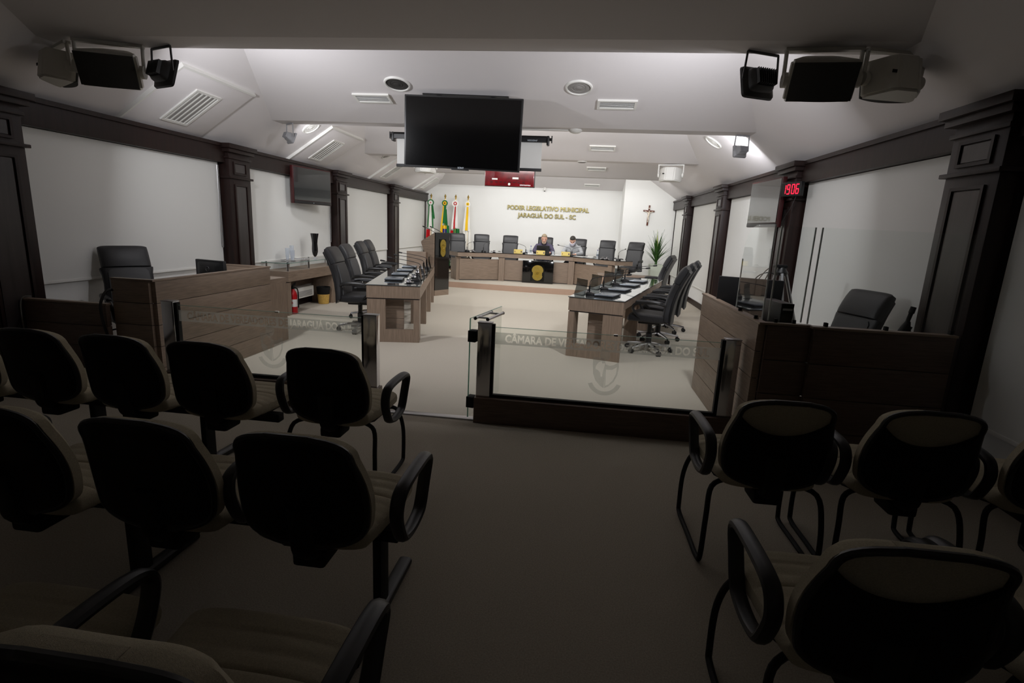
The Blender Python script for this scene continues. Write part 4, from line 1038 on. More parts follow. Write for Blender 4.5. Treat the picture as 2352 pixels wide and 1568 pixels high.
    loft(hc, [(H((0, .050, -.055)), R @ V((.050, 0, 0)), R @ V((0, .048, 0)), 2.3), (H((0, .045, -.02)), R @ V((.068, 0, 0)), R @ V((0, .060, 0)), 2.3), (H((0, .036, .02)), R @ V((.0775, 0, 0)), R @ V((0, .073, 0)), 2.3), (H((0, .026, .055)), R @ V((.0785, 0, 0)), R @ V((0, .083, 0)), 2.3), (H((0, .010, .080)), R @ V((.074, 0, 0)), R @ V((0, .095, 0)), 2.3), (H((0, .004, .105)), R @ V((.060, 0, 0)), R @ V((0, .082, 0)), 2.2), (H((0, .006, .128)), R @ V((.036, 0, 0)), R @ V((0, .050, 0)), 2.1), (H((0, .008, .136)), R @ V((.010, 0, 0)), R @ V((0, .012, 0)), 2)], 20)
    O('hair', hc, hair, t)
    for s in (-1, 1):
        e = BM(); loft(e, [(H((s*.030, -.083, .000)), R @ V((.006, 0, 0)), R @ V((0, .003, 0)), 2), (H((s*.030, -.086, .005)), R @ V((.010, 0, 0)), R @ V((0, .004, 0)), 2), (H((s*.030, -.083, .009)), R @ V((.010, 0, 0)), R @ V((0, .006, 0)), 2)], 10)
        O('eye', e, 'eye', t)
        eb = BM(); tube(eb, [H((s*.014, -.092, .026)), H((s*.032, -.092, .031)), H((s*.048, -.082, .026))], .005, 6); O('eyebrow', eb, hair, t)
    if mask:
        mk = BM(); loft(mk, [(H((0, -.050, -.118)), R @ V((.040, 0, 0)), R @ V((0, .045, 0)), 2.4), (H((0, -.040, -.085)), R @ V((.063, 0, 0)), R @ V((0, .072, 0)), 2.4), (H((0, -.030, -.05)), R @ V((.071, 0, 0)), R @ V((0, .086, 0)), 2.4), (H((0, -.030, -.016)), R @ V((.070, 0, 0)), R @ V((0, .083, 0)), 2.4)], 20)
        O('face_mask', mk, 'mask', t)
        for s in (-1, 1): O('mask_loop', tube(BM(), [H((s*.072, -.03, -.03)), H((s*.083, .01, -.005)), H((s*.072, -.03, -.08))], .0025, 5), 'mask', t)
    else:
        O('mouth', tube(BM(), [H((-.024, -.088, -.070)), H((0, -.098, -.072)), H((.024, -.088, -.070))], .005, 6), 'lips', t)
    if beard:
        bd = BM(); loft(bd, [(H((0, -.045, -.128)), R @ V((.030, 0, 0)), R @ V((0, .035, 0)), 2.2), (H((0, -.035, -.112)), R @ V((.050, 0, 0)), R @ V((0, .058, 0)), 2.2), (H((0, -.022, -.088)), R @ V((.061, 0, 0)), R @ V((0, .076, 0)), 2.3), (H((0, -.014, -.078)), R @ V((.061, 0, 0)), R @ V((0, .078, 0)), 2.3)], 18)
        O('beard', bd, 'beard', t)
        O('moustache', tube(BM(), [H((-.030, -.086, -.064)), H((0, -.100, -.054)), H((.030, -.086, -.064))], .007, 6), 'beard', t)
    return t
zt = ZT-DZ
person('grey-haired bearded man in a purple shirt leaning over the open laptop', (-.955, 14.92, DZ), .05, 'shirt_purple', 'skin', 'hair_grey', .25, .17,
       (((-.255, -.13, zt+.06), (-.15, -.36, zt+.035), (.25, -1, 0)), ((.255, -.13, zt+.06), (.17, -.36, zt+.035), (-.25, -1, 0))), 'collar_dark', beard=True)
person('dark-haired man in a grey shirt and white face mask writing at the dais desk', (-.15, 14.86, DZ), -.10, 'shirt_grey', 'skin_pale', 'hair_dark', .62, .15,
       (((-.245, -.12, zt+.06), (-.14, -.36, zt+.035), (.5, -1, 0)), ((.255, -.12, zt+.06), (.12, -.38, zt+.035), (-.8, -.6, 0))), 'collar_grey', mask=True)

# ------------------------------------------------------------------ potted plant
t = T('potted_plant', 'spiky green dracaena plant in a tall pale square pot by the crucifix', 'plant', (2.12, 14.85, DZ))
pb = BM(); loft(pb, [((0, 0, 0), (.14, 0, 0), (0, .14, 0), 12), ((0, 0, .60), (.175, 0, 0), (0, .175, 0), 12), ((0, 0, .60), (.155, 0, 0), (0, .155, 0), 12), ((0, 0, .54), (.15, 0, 0), (0, .15, 0), 12)], 32)
O('pot', pb, 'pot', t); O('soil', bx(BM(), -.15, .15, -.15, .15, .52, .55), 'soil', t)
O('stem', tube(BM(), [(0, 0, .54), (.005, 0, .72), (0, 0, .95)], [.035, .03, .02], 8), 'leaf', t)
rnd = random.Random(3)
for i in range(34):
    a = i*2.4+rnd.uniform(-.3, .3); z0 = .62+.010*i; el = math.radians(46+i*1.1+rnd.uniform(-7, 7)); ln = rnd.uniform(.48, .66)
    pts = []; n = 7
    for k in range(n+1):
        f = k/n; r_ = ln*f*math.cos(el)*(1+.25*f); z = z0+ln*f*math.sin(el)-.20*math.cos(el)*f*f*ln
        pts.append(V((r_*math.cos(a), r_*math.sin(a), z)))
    lb = BM(); sd = V((-math.sin(a), math.cos(a), 0)); vv = []
    for k, p in enumerate(pts):
        f = k/n; w_ = .004+.030*math.sin(min(1, f*1.1+.15)*PI)*(1-f*.5)
        vv += [p-sd*w_, p+V((0, 0, -.010*(1-f))), p+sd*w_]
    fs = []
    for k in range(n):
        o_ = k*3; fs += [(o_, o_+1, o_+4, o_+3), (o_+1, o_+2, o_+5, o_+4)]
    faces_from(lb, vv, fs); O('leaf', lb, 'leaf_pale' if i in (30, 33) else 'leaf', t, ang=70)

# ------------------------------------------------------------------ credenza by the left wall
t = T('credenza', 'wooden credenza with a glass shelf on chrome studs against the left wall', 'credenza', (-4.72, 7.80, 0))
O('wooden_top', bx(BM(), -.20, .24, 0, 2.1, .54, .70), 'oak', t)
O('leg', bx(BM(), -.20, .22, .0, .10, 0, .525), 'oak_up', t); O('shadow_gap', bx(BM(), -.19, .21, .01, .09, .525, .54), 'gap', t)
O('leg', bx(BM(), -.20, .22, 1.56, 1.90, 0, .525), 'oak_up', t); O('shadow_gap', bx(BM(), -.19, .21, 1.57, 1.89, .525, .54), 'gap', t)
O('rear_panel', bx(BM(), -.20, -.16, .1, 1.56, .36, .54), 'oak_dark', t)
O('glass_shelf', bx(BM(), -.20, .26, -.03, 2.13, .828, .838), 'glass', t)
eg = BM(); bx(eg, .26, .263, -.03, 2.13, .828, .838); bx(eg, -.20, .26, -.033, -.03, .828, .838); O('glass_edge', eg, 'glass_edge', t)
for y in (.06, .72, 1.4, 2.04):
    for x in (.2, -.16): O('stud', tube(BM(), [(x, y, .70), (x, y, .845)], .016, 12), 'chrome', t)
t = T('vase', 'tall black waisted glass vase on the credenza', 'vase', (-4.62, 8.95, .838))
t.scale = (.74, .74, .80)
O('foot', lathe(BM(), [(.055, 0), (.055, .012), (.02, .03), (.02, .05)], segs=24), 'acrylic_clear', t)
O('body', lathe(BM(), [(.02, .045), (.05, .09), (.068, .15), (.07, .22), (.062, .33), (.070, .42), (.095, .55), (.090, .55), (.06, .42), (.05, .33), (.055, .2), (.001, .1)], segs=28), 'black_glass', t)
t = T('serving_tray', 'shallow metal tray on the credenza', 'tray', (-4.66, 8.35, .838))
O('dish', bx(BM(), -.13, .13, -.22, .22, 0, .008, .003), 'chrome', t)
O('rim', tube(BM(), [(-.13, -.22, .018), (.13, -.22, .018), (.13, .22, .018), (-.13, .22, .018)], .006, 6, True), 'chrome', t)
for i, (x, y, h_) in enumerate(((-.05, -.1, .20), (.0, -.05, .24), (.05, -.12, .17), (-.03, .02, .15))):
    t2 = O('plastic_cup_stack', lathe(BM(), [(.022, 0), (.034, h_*.5), (.035, h_), (.031, h_), (.02, .01)], (-4.66+x, 8.30+y, .847), 16), 'acrylic_clear'); tag(t2, 'stack of clear plastic cups on the credenza tray, '+('shortest', 'tallest', 'second tallest', 'third tallest')[(3 if h_ == .17 else 1 if h_ == .24 else 2 if h_ == .20 else 0)] if False else ['stack of clear plastic cups at the wall side of the tray', 'tallest stack of clear plastic cups on the tray', 'stack of clear plastic cups at the room side of the tray', 'shortest stack of clear plastic cups on the tray'][i], 'cups', 'stacks of plastic cups on the tray')
t = T('air_unit', 'white air unit low on the left wall under the credenza', 'air unit', (-4.90, 8.0, .16))
O('casing', bx(BM(), 0, .16, 0, 1.1, 0, .19, .02), 'white_plastic', t)
for k in range(5): O('louvre', bx(BM(), .158, .166, .08, 1.02, .03+.02*k, .04+.02*k), 'grille_light', t)
t = T('fire_extinguisher', 'red fire extinguisher with a white label beside the credenza leg', 'fire extinguisher', (-4.545, 8.03, 0))
O('cylinder', lathe(BM(), [(.06, 0), (.065, .01), (.065, .30), (.05, .36), (.025, .39), (.022, .41)], segs=24), 'red', t)
O('label', lathe(BM(), [(.0655, .12), (.0655, .24)], segs=24), 'paper', t)
O('valve', lathe(BM(), [(.024, .405), (.028, .42), (.02, .45)], segs=14), 'matte_black', t)
hd = BM(); tube(hd, [(0, -.02, .44), (0, .09, .475)], .008, 6); tube(hd, [(0, -.02, .46), (0, .09, .50)], .008, 6); O('handle', hd, 'matte_black', t)
O('hose', tube(BM(), smooth_path([(.02, 0, .43), (.08, 0, .40), (.085, .01, .25), (.075, .02, .10)], 5), .010, 6), 'matte_black', t)
st = BM(); prism(st, [(math.cos(PI/2+i*PI/4)*(.03 if i % 2 == 0 else .012), math.sin(PI/2+i*PI/4)*(.03 if i % 2 == 0 else .012)) for i in range(8)], 0, .002, M.Translation((0.01, -.066, .185)) @ M.Rotation(PI/2, 4, 'X'))
O('label_mark', st, 'red', t)
t = T('waste_basket', 'waste basket with a dark liner and yellow lower half under the credenza', 'basket', (-4.62, 9.22, 0))
t.scale = (.8, .8, .92)
O('basket', lathe(BM(), [(.10, 0), (.115, .005), (.135, .20), (.13, .20), (.10, .01)], segs=24), 'wicker', t)
O('liner', lathe(BM(), [(.128, .18), (.137, .20), (.155, .34), (.150, .34), (.12, .19)], segs=24), 'matte_black', t)

# ------------------------------------------------------------------ reception desk and low wall on the left
def planks(parent, p0, p1, z0, z1, th, n, m='oak'):
    """stack of n horizontal boards from p0 to p1 (plan points), joints recessed"""
    d = V((p1[0]-p0[0], p1[1]-p0[1], 0)); L = d.length; a = math.atan2(d.y, d.x); h = (z1-z0)/n
    me = None
    for i in range(n):
        c = ((p0[0]+p1[0])/2, (p0[1]+p1[1])/2, z0+h*(i+.5))
        if me is None:
            o = O('plank', box(BM(), (0, 0, 0), (L, th, h-.005), bev=.0015), m, parent, c, (0, 0, a)); me = o.data
        else:
            o = bpy.data.objects.new('plank', me); COL.objects.link(o); o.parent = parent; o.location = c; o.rotation_euler = (0, 0, a)
    g = O('joint_backing', box(BM(), (0, 0, 0), (L-.01, th*.6, z1-z0-.01)), 'gap', parent, ((p0[0]+p1[0])/2, (p0[1]+p1[1])/2, (z0+z1)/2), (0, 0, a))
t = T('reception_desk', 'high-sided wooden reception desk behind the left glass rail', 'desk', (0, 0, 0))
planks(t, (-3.58, 4.085), (-3.58, 5.80), .0, .955, .045, 5)
planks(t, (-3.95, 4.08), (-3.60, 4.08), .0, .955, .045, 5)
planks(t, (-4.08, 5.79), (-3.60, 5.79), .0, .955, .045, 5)
cap = BM(); bx(cap, -3.605, -3.555, 4.055, 5.815, .955, .97); bx(cap, -3.955, -3.605, 4.055, 4.105, .955, .97); bx(cap, -4.10, -3.605, 5.765, 5.815, .955, .97); O('top_edge', cap, 'oak', t)
O('worktop', bx(BM(), -4.12, -3.62, 4.25, 5.74, .70, .73), 'oak', t)
O('side_leg', bx(BM(), -4.12, -4.08, 4.30, 5.70, 0, .70), 'oak_dark', t)
t = T('side_shelf', 'small wooden shelf table at the far end of the reception desk', 'table', (-3.66, 5.90, 0))
O('tabletop', bx(BM(), -.42, .03, 0, .36, .74, .80), 'oak', t); O('leg', bx(BM(), -.06, .03, .0, .36, 0, .74), 'oak_up', t); O('leg', bx(BM(), -.42, -.36, 0, .36, 0, .74), 'oak_up', t)
t = T('monitor', 'black computer monitor seen from behind on the reception desk', 'monitor', (-4.02, 5.42, .73), math.radians(-14))
O('panel', bx(BM(), -.21, .21, -.02, .02, .02, .31, .008), 'black_plastic', t); O('stand', bx(BM(), -.09, .09, -.05, .07, 0, .02), 'black_plastic', t)
O('rear_bulge', loft(BM(), [((0, -.02, .17), (.18, 0, 0), (0, 0, .12), 8), ((0, -.045, .17), (.12, 0, 0), (0, 0, .08), 8)], 16), 'black_plastic', t)
lg = BM(); tube(lg, [(math.cos(a)*.026, -.0465, .215+math.sin(a)*.026) for a in [2*PI*i/20 for i in range(20)]], .002, 5, True); O('logo_ring', lg, 'satin', t)
O('logo', text_mesh('DELL', .017, .0006), 'satin', t, (0, -.0465, .209), (PI/2, 0, 0))
t = T('low_partition', 'low dark wooden partition between the left pillar and the reception desk', 'partition', (0, 0, 0))
planks(t, (-4.76, 4.02), (-3.97, 4.02), 0, .735, .045, 4, 'oak_dark')
O('top_edge', bx(BM(), -4.76, -3.96, 3.995, 4.045, .735, .75), 'oak', t)
c = O('power_cable', tube(BM(), smooth_path([(-3.93, 4.10, .85), (-3.96, 4.02, .86), (-3.985, 3.97, .75), (-3.98, 3.97, .6), (-3.95, 3.97, .47), (-3.93, 3.97, .42)], 6), .012, 8), 'cable'); tag(c, 'thick black cable looping over the low dark partition', 'cable')
c = O('thin_cable', tube(BM(), smooth_path([(-4.70, 4.02, .765), (-4.74, 3.985, .762), (-4.76, 3.97, .70), (-4.765, 3.97, .5), (-4.76, 3.97, .02)], 6), .006, 6), 'cable_light'); tag(c, 'thin grey cable hanging over the pillar end of the partition', 'cable')

# ------------------------------------------------------------------ glass rails
TXT = 'CÂMARA DE VEREADORES DE JARAGUÁ DO SUL'
def shield_polys(s=1.0):
    """frosted municipal arms: solid left field with a land-shaped window, thin right border, ribbon below"""
    P = []
    left = [(-.10, .11)] + [(-.02, .11), (0, .06), (0, -.02), (-.005, -.13)] + [(-.03, -.115), (-.07, -.075), (-.092, -.02), (-.10, .05)]
    land = [(-.075, .045), (-.055, .075), (-.035, .082), (-.028, .066), (-.006, .07), (-.012, .03), (-.018, .0), (-.022, -.04), (-.034, -.04), (-.04, -.005), (-.06, .012), (-.078, .02)]
    P += [left, land]
    right_o = [(0, .06), (.03, .05), (.06, .06), (.095, .085), (.10, .04), (.092, -.02), (.07, -.075), (.03, -.115), (.0, -.13)]
    right_i = [(.004, .02), (.05, .02), (.085, .045), (.082, -.01), (.06, -.065), (.03, -.098), (.008, -.11)]
    P += [right_o, right_i]
    helm = circle(-.012, .135, .04, 16, .05)
    rib = [(math.cos(a)*.135, math.sin(a)*.135-.055) for a in [math.radians(200+140*i/14) for i in range(15)]] + [(math.cos(a)*.10, math.sin(a)*.10-.058) for a in [math.radians(340-140*i/14) for i in range(15)]]
    return [[(x*s, y*s) for x, y in p] for p in P], [[(x*s, y*s) for x, y in helm]], [[(x*s, y*s) for x, y in rib]]
def glass_rail(label, x0, x1, y, h=.81, flip=1):
    t = T('glass_rail', label, 'railing', ((x0+x1)/2, y, 0), 0, 'glass rails between the public seats and the chamber')
    hw = (x1-x0)/2
    O('base_beam', bx(BM(), -hw, hw, -.06, .06, 0, .21, .003), 'oak_dark', t)
    for s in (-1, 1):
        O('post', bx(BM(), s*(hw-.065)-.055, s*(hw-.065)+.055, -.035, .035, .21, h, .003), 'chrome', t)
        O('post_cap', bx(BM(), s*(hw-.065)-.058, s*(hw-.065)+.058, -.038, .038, h, h+.008, .002), 'satin', t)
        O('post_gasket', bx(BM(), s*(hw-.13)-.012, s*(hw-.13)+.012, -.02, .02, .21, h-.005), 'matte_black', t)
    gw = hw-.14
    O('bottom_channel', bx(BM(), -gw-.01, gw+.01, -.018, .018, .21, .235), 'matte_black', t)
    O('pane', bx(BM(), -gw, gw, -.005, .005, .235, h-.03), 'glass', t)
    O('pane_edge', bx(BM(), -gw, gw, -.005, .005, h-.03, h-.027), 'glass_edge', t)
    O('pane_clip', bx(BM(), .06, .09, -.009, .009, h-.035, h-.022), 'chrome', t)
    bh = .047
    # fit the text width inside the band
    tm = text_mesh(TXT, .086); tw = max(v.co.x for v in tm.vertices)-min(v.co.x for v in tm.vertices)
    k = (2*gw*.90)/tw
    me = cutout_mesh(TXT, .086*1.0, [((-gw+.003)/k, -bh), ((gw-.003)/k, -bh), ((gw-.003)/k, bh), ((-gw+.003)/k, bh)], .0028)
    for v in me.vertices: v.co.x *= k
    O('frosted_band', me, 'film', t, (0, -.0062, h-.115), (PI/2, 0, 0))
    for pl in shield_polys(1.0):
        O('frosted_arms', poly_sheet(pl), 'film_arms', t, (.02*flip, -.0062, h-.32), (PI/2, 0, 0))
    return t
glass_rail('glass rail with frosted lettering left of the aisle opening, before the reception desk', -3.43, -1.54, 4.0)
glass_rail('glass rail with frosted lettering right of the aisle opening, before the right counter', -.74, 1.25, 4.0)
t = T('glass_gate', 'clear glass gate standing open with a double chrome pull handle', 'gate', (-.79, 4.0, 0), math.radians(-11))
O('pane', bx(BM(), -.004, .004, -.02, .72, .03, .84), 'glass', t)
O('pane_edge', bx(BM(), -.0045, .0045, -.023, -.019, .03, .84), 'glass_edge', t); O('top_edge', bx(BM(), -.004, .004, -.02, .72, .84, .8425), 'glass_edge', t)
for z in (.70, .16): O('hinge', bx(BM(), -.012, .05, -.035, .045, z-.045, z+.045, .003), 'matte_black', t)
for s in (-1, 1):
    hb = BM(); tube(hb, [(s*.055, .22, .80), (s*.055, .60, .80)], .013, 12)
    for y in (.28, .54): tube(hb, [(0, y, .80), (s*.055, y, .80)], .009, 8)
    O('pull_handle', hb, 'chrome', t)
    for ya, yb in ((.215, .222), (.598, .605)): O('handle_cap', tube(BM(), [(s*.055, ya, .80), (s*.055, yb, .80)], .0145, 12), 'matte_black', t)

# ------------------------------------------------------------------ right counter with glass screens
t = T('service_counter', 'high wooden service counter with an L-shaped front by the right pillar', 'counter', (0, 0, 0))
planks(t, (1.30, 3.78), (1.30, 5.48), 0, .975, .05, 5)
planks(t, (1.33, 3.78), (1.62, 3.78), 0, .975, .05, 4, 'oak_dark')
planks(t, (1.62, 3.74), (2.50, 3.74), 0, .975, .05, 4, 'oak_dark')
cap = BM(); bx(cap, 1.272, 1.328, 3.752, 5.508, .975, .99); bx(cap, 1.328, 1.62, 3.752, 3.808, .975, .99); bx(cap, 1.60, 2.50, 3.70, 3.770, .975, .99); O('top_edge', cap, 'oak', t)
O('worktop', bx(BM(), 1.33, 1.80, 3.85, 5.46, .71, .74), 'oak', t)
O('worktop_leg', bx(BM(), 1.33, 1.36, 3.9, 5.4, 0, .71), 'oak_dark', t)
def glass_screen(label, loc, rz, poly, clamps, group='clear protective screens on the right counter'):
    t = T('protective_screen', label, 'screen', loc, rz, group)
    mtx = M.Rotation(PI/2, 4, 'X')
    O('pane', prism(BM(), poly, -.004, .004, mtx), 'glass_screen', t)
    pl = [V((p[0], 0, p[1])) for p in poly]
    for a, b_ in zip(pl, pl[1:]+pl[:1]):
        if abs(a.z-b_.z) > .3 and abs(a.x-b_.x) < .05: O('polished_edge', tube(BM(), [a, b_], .0055, 6), 'edge_glint', t)
    for x in clamps: O('clamp', bx(BM(), x-.010, x+.010, -.016, .016, -.01, .026, .003), 'matte_black', t)
poly1 = [(0, .01), (.62, .01), (.62, .40), (.60, .50), (.54, .59), (.44, .645), (.36, .66), (0, .66)]
glass_screen('clear screen with a rounded corner along the aisle side of the counter', (1.30, 3.80, .99), math.radians(90), poly1, (.12, .5))
poly2 = [(0, .01), (1.0, .01), (1.0, .65), (0, .65)]
glass_screen('wide clear screen along the front of the counter reaching the pillar', (1.58, 3.755, .99), 0, poly2, (.12, .50, .90))
glass_screen('narrow clear screen filling the corner of the counter', (1.34, 3.80, .99), 0, [(0, .01), (.215, .01), (.215, .65), (0, .65)], (.05, .17))
t = T('monitor', 'black computer monitor behind the glass screen on the right counter', 'monitor', (1.56, 4.98, .74), math.radians(158))
O('panel', bx(BM(), -.27, .27, -.02, .02, .12, .46, .006), 'black_plastic', t); O('screen', bx(BM(), -.255, .255, -.0215, -.019, .14, .445), 'screen_side', t); O('neck', bx(BM(), -.03, .03, .01, .04, .01, .2), 'black_plastic', t); O('foot', lathe(BM(), [(.12, 0), (.12, .01), (.02, .02)], segs=20), 'black_plastic', t)
t = T('computer_tower', 'black slim computer case standing on the right counter worktop', 'computer', (1.52, 4.16, .74), .1)
O('case', bx(BM(), -.045, .045, -.15, .15, 0, .36, .004), 'black_plastic', t); O('front_bezel', bx(BM(), -.045, .045, -.158, -.15, 0, .36, .003), 'matte_black', t); O('drive_slot', bx(BM(), -.035, .035, -.16, -.158, .31, .325), 'satin', t)
t = T('printer', 'low grey office machine on the right counter worktop', 'printer', (1.60, 4.62, .74), .05)
O('body', bx(BM(), -.19, .19, -.14, .14, 0, .11, .015), 'laptop', t); O('lid', bx(BM(), -.19, .19, -.14, .14, .113, .135, .01), 'black_plastic', t); O('tray', box(BM(), (0, -.2, .04), (.26, .14, .01)), 'black_plastic', t)
t = T('desk_phone', 'black desk telephone with handset at the far end of the counter worktop', 'telephone', (1.44, 5.25, .74), .3)
O('body', loft(BM(), [((0, 0, 0), (.09, 0, 0), (0, .10, 0), 6), ((0, .02, .05), (.085, 0, 0), (0, .07, 0), 6)], 16), 'black_plastic', t); O('handset', tube(BM(), smooth_path([(-.06, -.07, .075), (-.06, 0, .10), (-.06, .08, .085)], 4), [.026]*3+[.016]*3+[.026]*3, 8), 'black_plastic', t)
t = T('tripod', 'silver camera tripod standing behind the service counter', 'tripod', (2.08, 5.45, 0))
top = V((-.10, 0, 1.27))
O('centre_column', tube(BM(), [top+V((0, 0, -.55)), top], .014, 10), 'satin', t)
for k in range(3):
    a = 2*PI*k/3+.35; ft = V((math.cos(a)*.40, math.sin(a)*.40, .02)); tp = top+V((math.cos(a)*.05, math.sin(a)*.05, -.04)); md = tp.lerp(ft, .5)
    l = O('leg', tube(BM(), [tp, md], .017, 8), 'satin', t); O('lower_leg', tube(BM(), [md, ft], .012, 8), 'satin', l); O('leg_clamp', tube(BM(), [tp.lerp(ft, .47), tp.lerp(ft, .53)], .022, 8), 'black_plastic', l); O('foot', tube(BM(), [ft+V((0, 0, .02)), ft-V((0, 0, .02))], .018, 8), 'matte_black', l)
O('crown', lathe(BM(), [(.05, -.06), (.06, -.03), (.04, 0), (.03, .02)], tuple(top), 14), 'black_plastic', t)
O('pan_head', box(BM(), top+V((-.02, 0, .03)), (.12, .06, .03), bev=.006), 'black_plastic', t)
c = O('looped_cable', tube(BM(), smooth_path([(1.55, 5.0, .95), (1.62, 5.1, 1.10), (1.74, 5.2, 1.25), (1.80, 5.25, 1.27), (1.72, 5.2, 1.10), (1.60, 5.1, 1.02), (1.56, 5.05, 1.06), (1.66, 5.15, 1.2), (1.80, 5.3, 1.24), (1.90, 5.4, 1.22)], 6), .005, 6), 'cable'); tag(c, 'thin dark cable looping beside the tripod behind the glass screen', 'cable')
t = T('microphone_stand', 'short black microphone in a clip on a stub stand behind the counter', 'microphone', (2.46, 4.2, 0), .2)
O('base', lathe(BM(), [(.14, 0), (.14, .015), (.02, .03)], segs=24), 'black_plastic', t); O('pole', tube(BM(), [(0, 0, .02), (0, 0, .90)], .014, 8), 'black_plastic', t)
cl = BM(); loft(cl, [((0, 0, .88), (.02, 0, 0), (0, .02, 0), 2), ((-.005, 0, .92), (.045, 0, 0), (0, .03, 0), 3), ((.0, 0, .96), (.03, 0, 0), (0, .025, 0), 3), ((.01, 0, 1.0), (.018, 0, 0), (0, .018, 0), 2)], 12); tube(cl, [(-.02, 0, .90), (-.05, 0, .86)], .012, 8); tube(cl, [(.03, 0, .93), (.045, 0, .96)], .010, 8); O('clip', cl, 'matte_black', t)
O('microphone', tube(BM(), [(0, 0, .97), (.02, 0, 1.06), (.022, 0, 1.065), (.032, 0, 1.11)], [.014, .015, .02, .019], 10), 'matte_black', t)

# ------------------------------------------------------------------ public seating
def seat_mesh(w_=.245):
    rings = []
    n = 64
    for i in range(n+1):
        f = i/n; y = -.235+.48*f
        e = min(1.0, (f/.06)**.5 if f < .06 else 1, ((1-f)/.10)**.5 if f > .90 else 1)
        hw = (w_-.035*(1-f)**2)*(.80+.20*e)
        hz = .048*(.25+.75*e)
        ch = .007*(abs(math.sin((y+.02)*PI/.055)))**.35 if -.17 < y < .15 else .007
        zc = .455-.012*math.sin(f*PI)-(.02 if f > .93 else 0)*((f-.93)/.07)
        rings.append(((0, y, zc), (hw, 0, 0), (0, 0, hz+ch), 3.2))
    return loft(BM(), rings, 28)
BH, BT = .46, math.radians(11)
def backpt(u, v, off):
    """point on the back: u across (m), v up 0..1, off along the back normal (+ = forward)"""
    z = .435+v*BH*.945; y = -.235-math.tan(BT)*v*BH+.03*math.sin(v*PI)-.02*(1-(u/.24)**2)*0.6
    return V((u, y+off, z))
def back_w(v):
    """half width of the back: smooth rounded outline, fullest a third of the way up"""
    base = .205+.026*math.sin(min(1, max(0, (v-.02)/.78))*PI)-.010*v
    top = (max(0.0, 1-max(0.0, (v-.80)/.20)**3.2))**(1/2.6)
    bot = (max(0.0, 1-max(0.0, (.22-v)/.22)**2.6))**(1/2.2)
    return max(.075, base*top*bot)
def vspace(j, n): return .5-.5*math.cos(PI*j/n)
def back_pad(th_f=.075, th_b=.0, vmax=1.0, grow=1.05):
    """closed pad: front and rear faces on a (u,v) grid with rounded rim"""
    nu, nv = 14, 30; b = BM(); F = []; B = []
    for j in range(nv+1):
        v = vspace(j, nv)*vmax; w_ = back_w(v)*grow; rf, rb = [], []
        for i in range(nu+1):
            s = -1+2*i/nu; u = s*w_
            e = (1-abs(s)**7)*(1-abs(2*v/vmax-1)**12)
            rf.append(b.verts.new(backpt(u, v, .034+(th_f-.034)*e))); rb.append(b.verts.new(backpt(u, v, .0-th_b*e)))
        F.append(rf); B.append(rb)
    for j in range(nv):
        for i in range(nu):
            b.faces.new((F[j][i], F[j][i+1], F[j+1][i+1], F[j+1][i])); b.faces.new((B[j][i], B[j+1][i], B[j+1][i+1], B[j][i+1]))
        b.faces.new((F[j][0], F[j+1][0], B[j+1][0], B[j][0])); b.faces.new((F[j][nu], B[j][nu], B[j+1][nu], F[j+1][nu]))
    for i in range(nu):
        b.faces.new((F[0][i], B[0][i], B[0][i+1], F[0][i+1])); b.faces.new((F[nv][i], F[nv][i+1], B[nv][i+1], B[nv][i]))
    return b
def back_shell_mesh(low=False):
    """hard rear shell; low=True leaves the top of the fabric showing above a sagging edge"""
    nu, nv = 18, 26; b = BM(); F = []; B = []
    for j in range(nv+1):
        rf, rb = [], []
        for i in range(nu+1):
            s = -1+2*i/nu
            top = (.60+.21*abs(s)**2) if low else 1.0
            v = vspace(j, nv)*top; u = s*back_w(v)*.985
            e = (1-abs(s)**6)*((1-abs(2*v-1)**12) if not low else (1-max(0, 1-2*v)**12))
            rf.append(b.verts.new(backpt(u, v, -.003))); rb.append(b.verts.new(backpt(u, v, -.010-.022*e)))
        F.append(rf); B.append(rb)
    for j in range(nv):
        for i in range(nu):
            b.faces.new((F[j][i], F[j][i+1], F[j+1][i+1], F[j+1][i])); b.faces.new((B[j][i], B[j+1][i], B[j+1][i+1], B[j][i+1]))
        b.faces.new((F[j][0], F[j+1][0], B[j+1][0], B[j][0])); b.faces.new((F[j][nu], B[j][nu], B[j+1][nu], F[j+1][nu]))
    for i in range(nu):
        b.faces.new((F[0][i], B[0][i], B[0][i+1], F[0][i+1])); b.faces.new((F[nv][i], F[nv][i+1], B[nv][i+1], B[nv][i]))
    return b
def back_rim():
    pts = []
    n = 30
    for j in range(n+1): v = vspace(j, n); pts.append(backpt(back_w(v)*.99, v, -.006))
    for j in range(n, -1, -1): v = vspace(j, n); pts.append(backpt(-back_w(v)*.99, v, -.006))
    return tube(BM(), pts, .011, 8, True)
def arm_loop(s, x=.310):
    pts = [(s*x, -.12, .425), (s*x, -.155, .45), (s*x, -.195, .535), (s*(x+.004), -.198, .595), (s*(x+.008), -.170, .632), (s*(x+.01), -.08, .645), (s*(x+.01), .07, .643), (s*(x+.008), .14, .628), (s*(x+.004), .160, .592), (s*x, .135, .52), (s*x, .095, .45), (s*x, .055, .42), (s*x, -.04, .41)]
    return tube(BM(), smooth_path(pts, 4, True), .0175, 10, True, flat=1.5)
ME = {}
def shared(key, maker, m):
    if key not in ME:
        o = O(key, maker(), m); ME[key] = o.data; bpy.data.objects.remove(o)
    return ME[key]
def part(name, key, maker, m, parent, loc=(0, 0, 0)):
    o = bpy.data.objects.new(name, shared(key, maker, m)); COL.objects.link(o); o.parent = parent; o.location = loc; return o
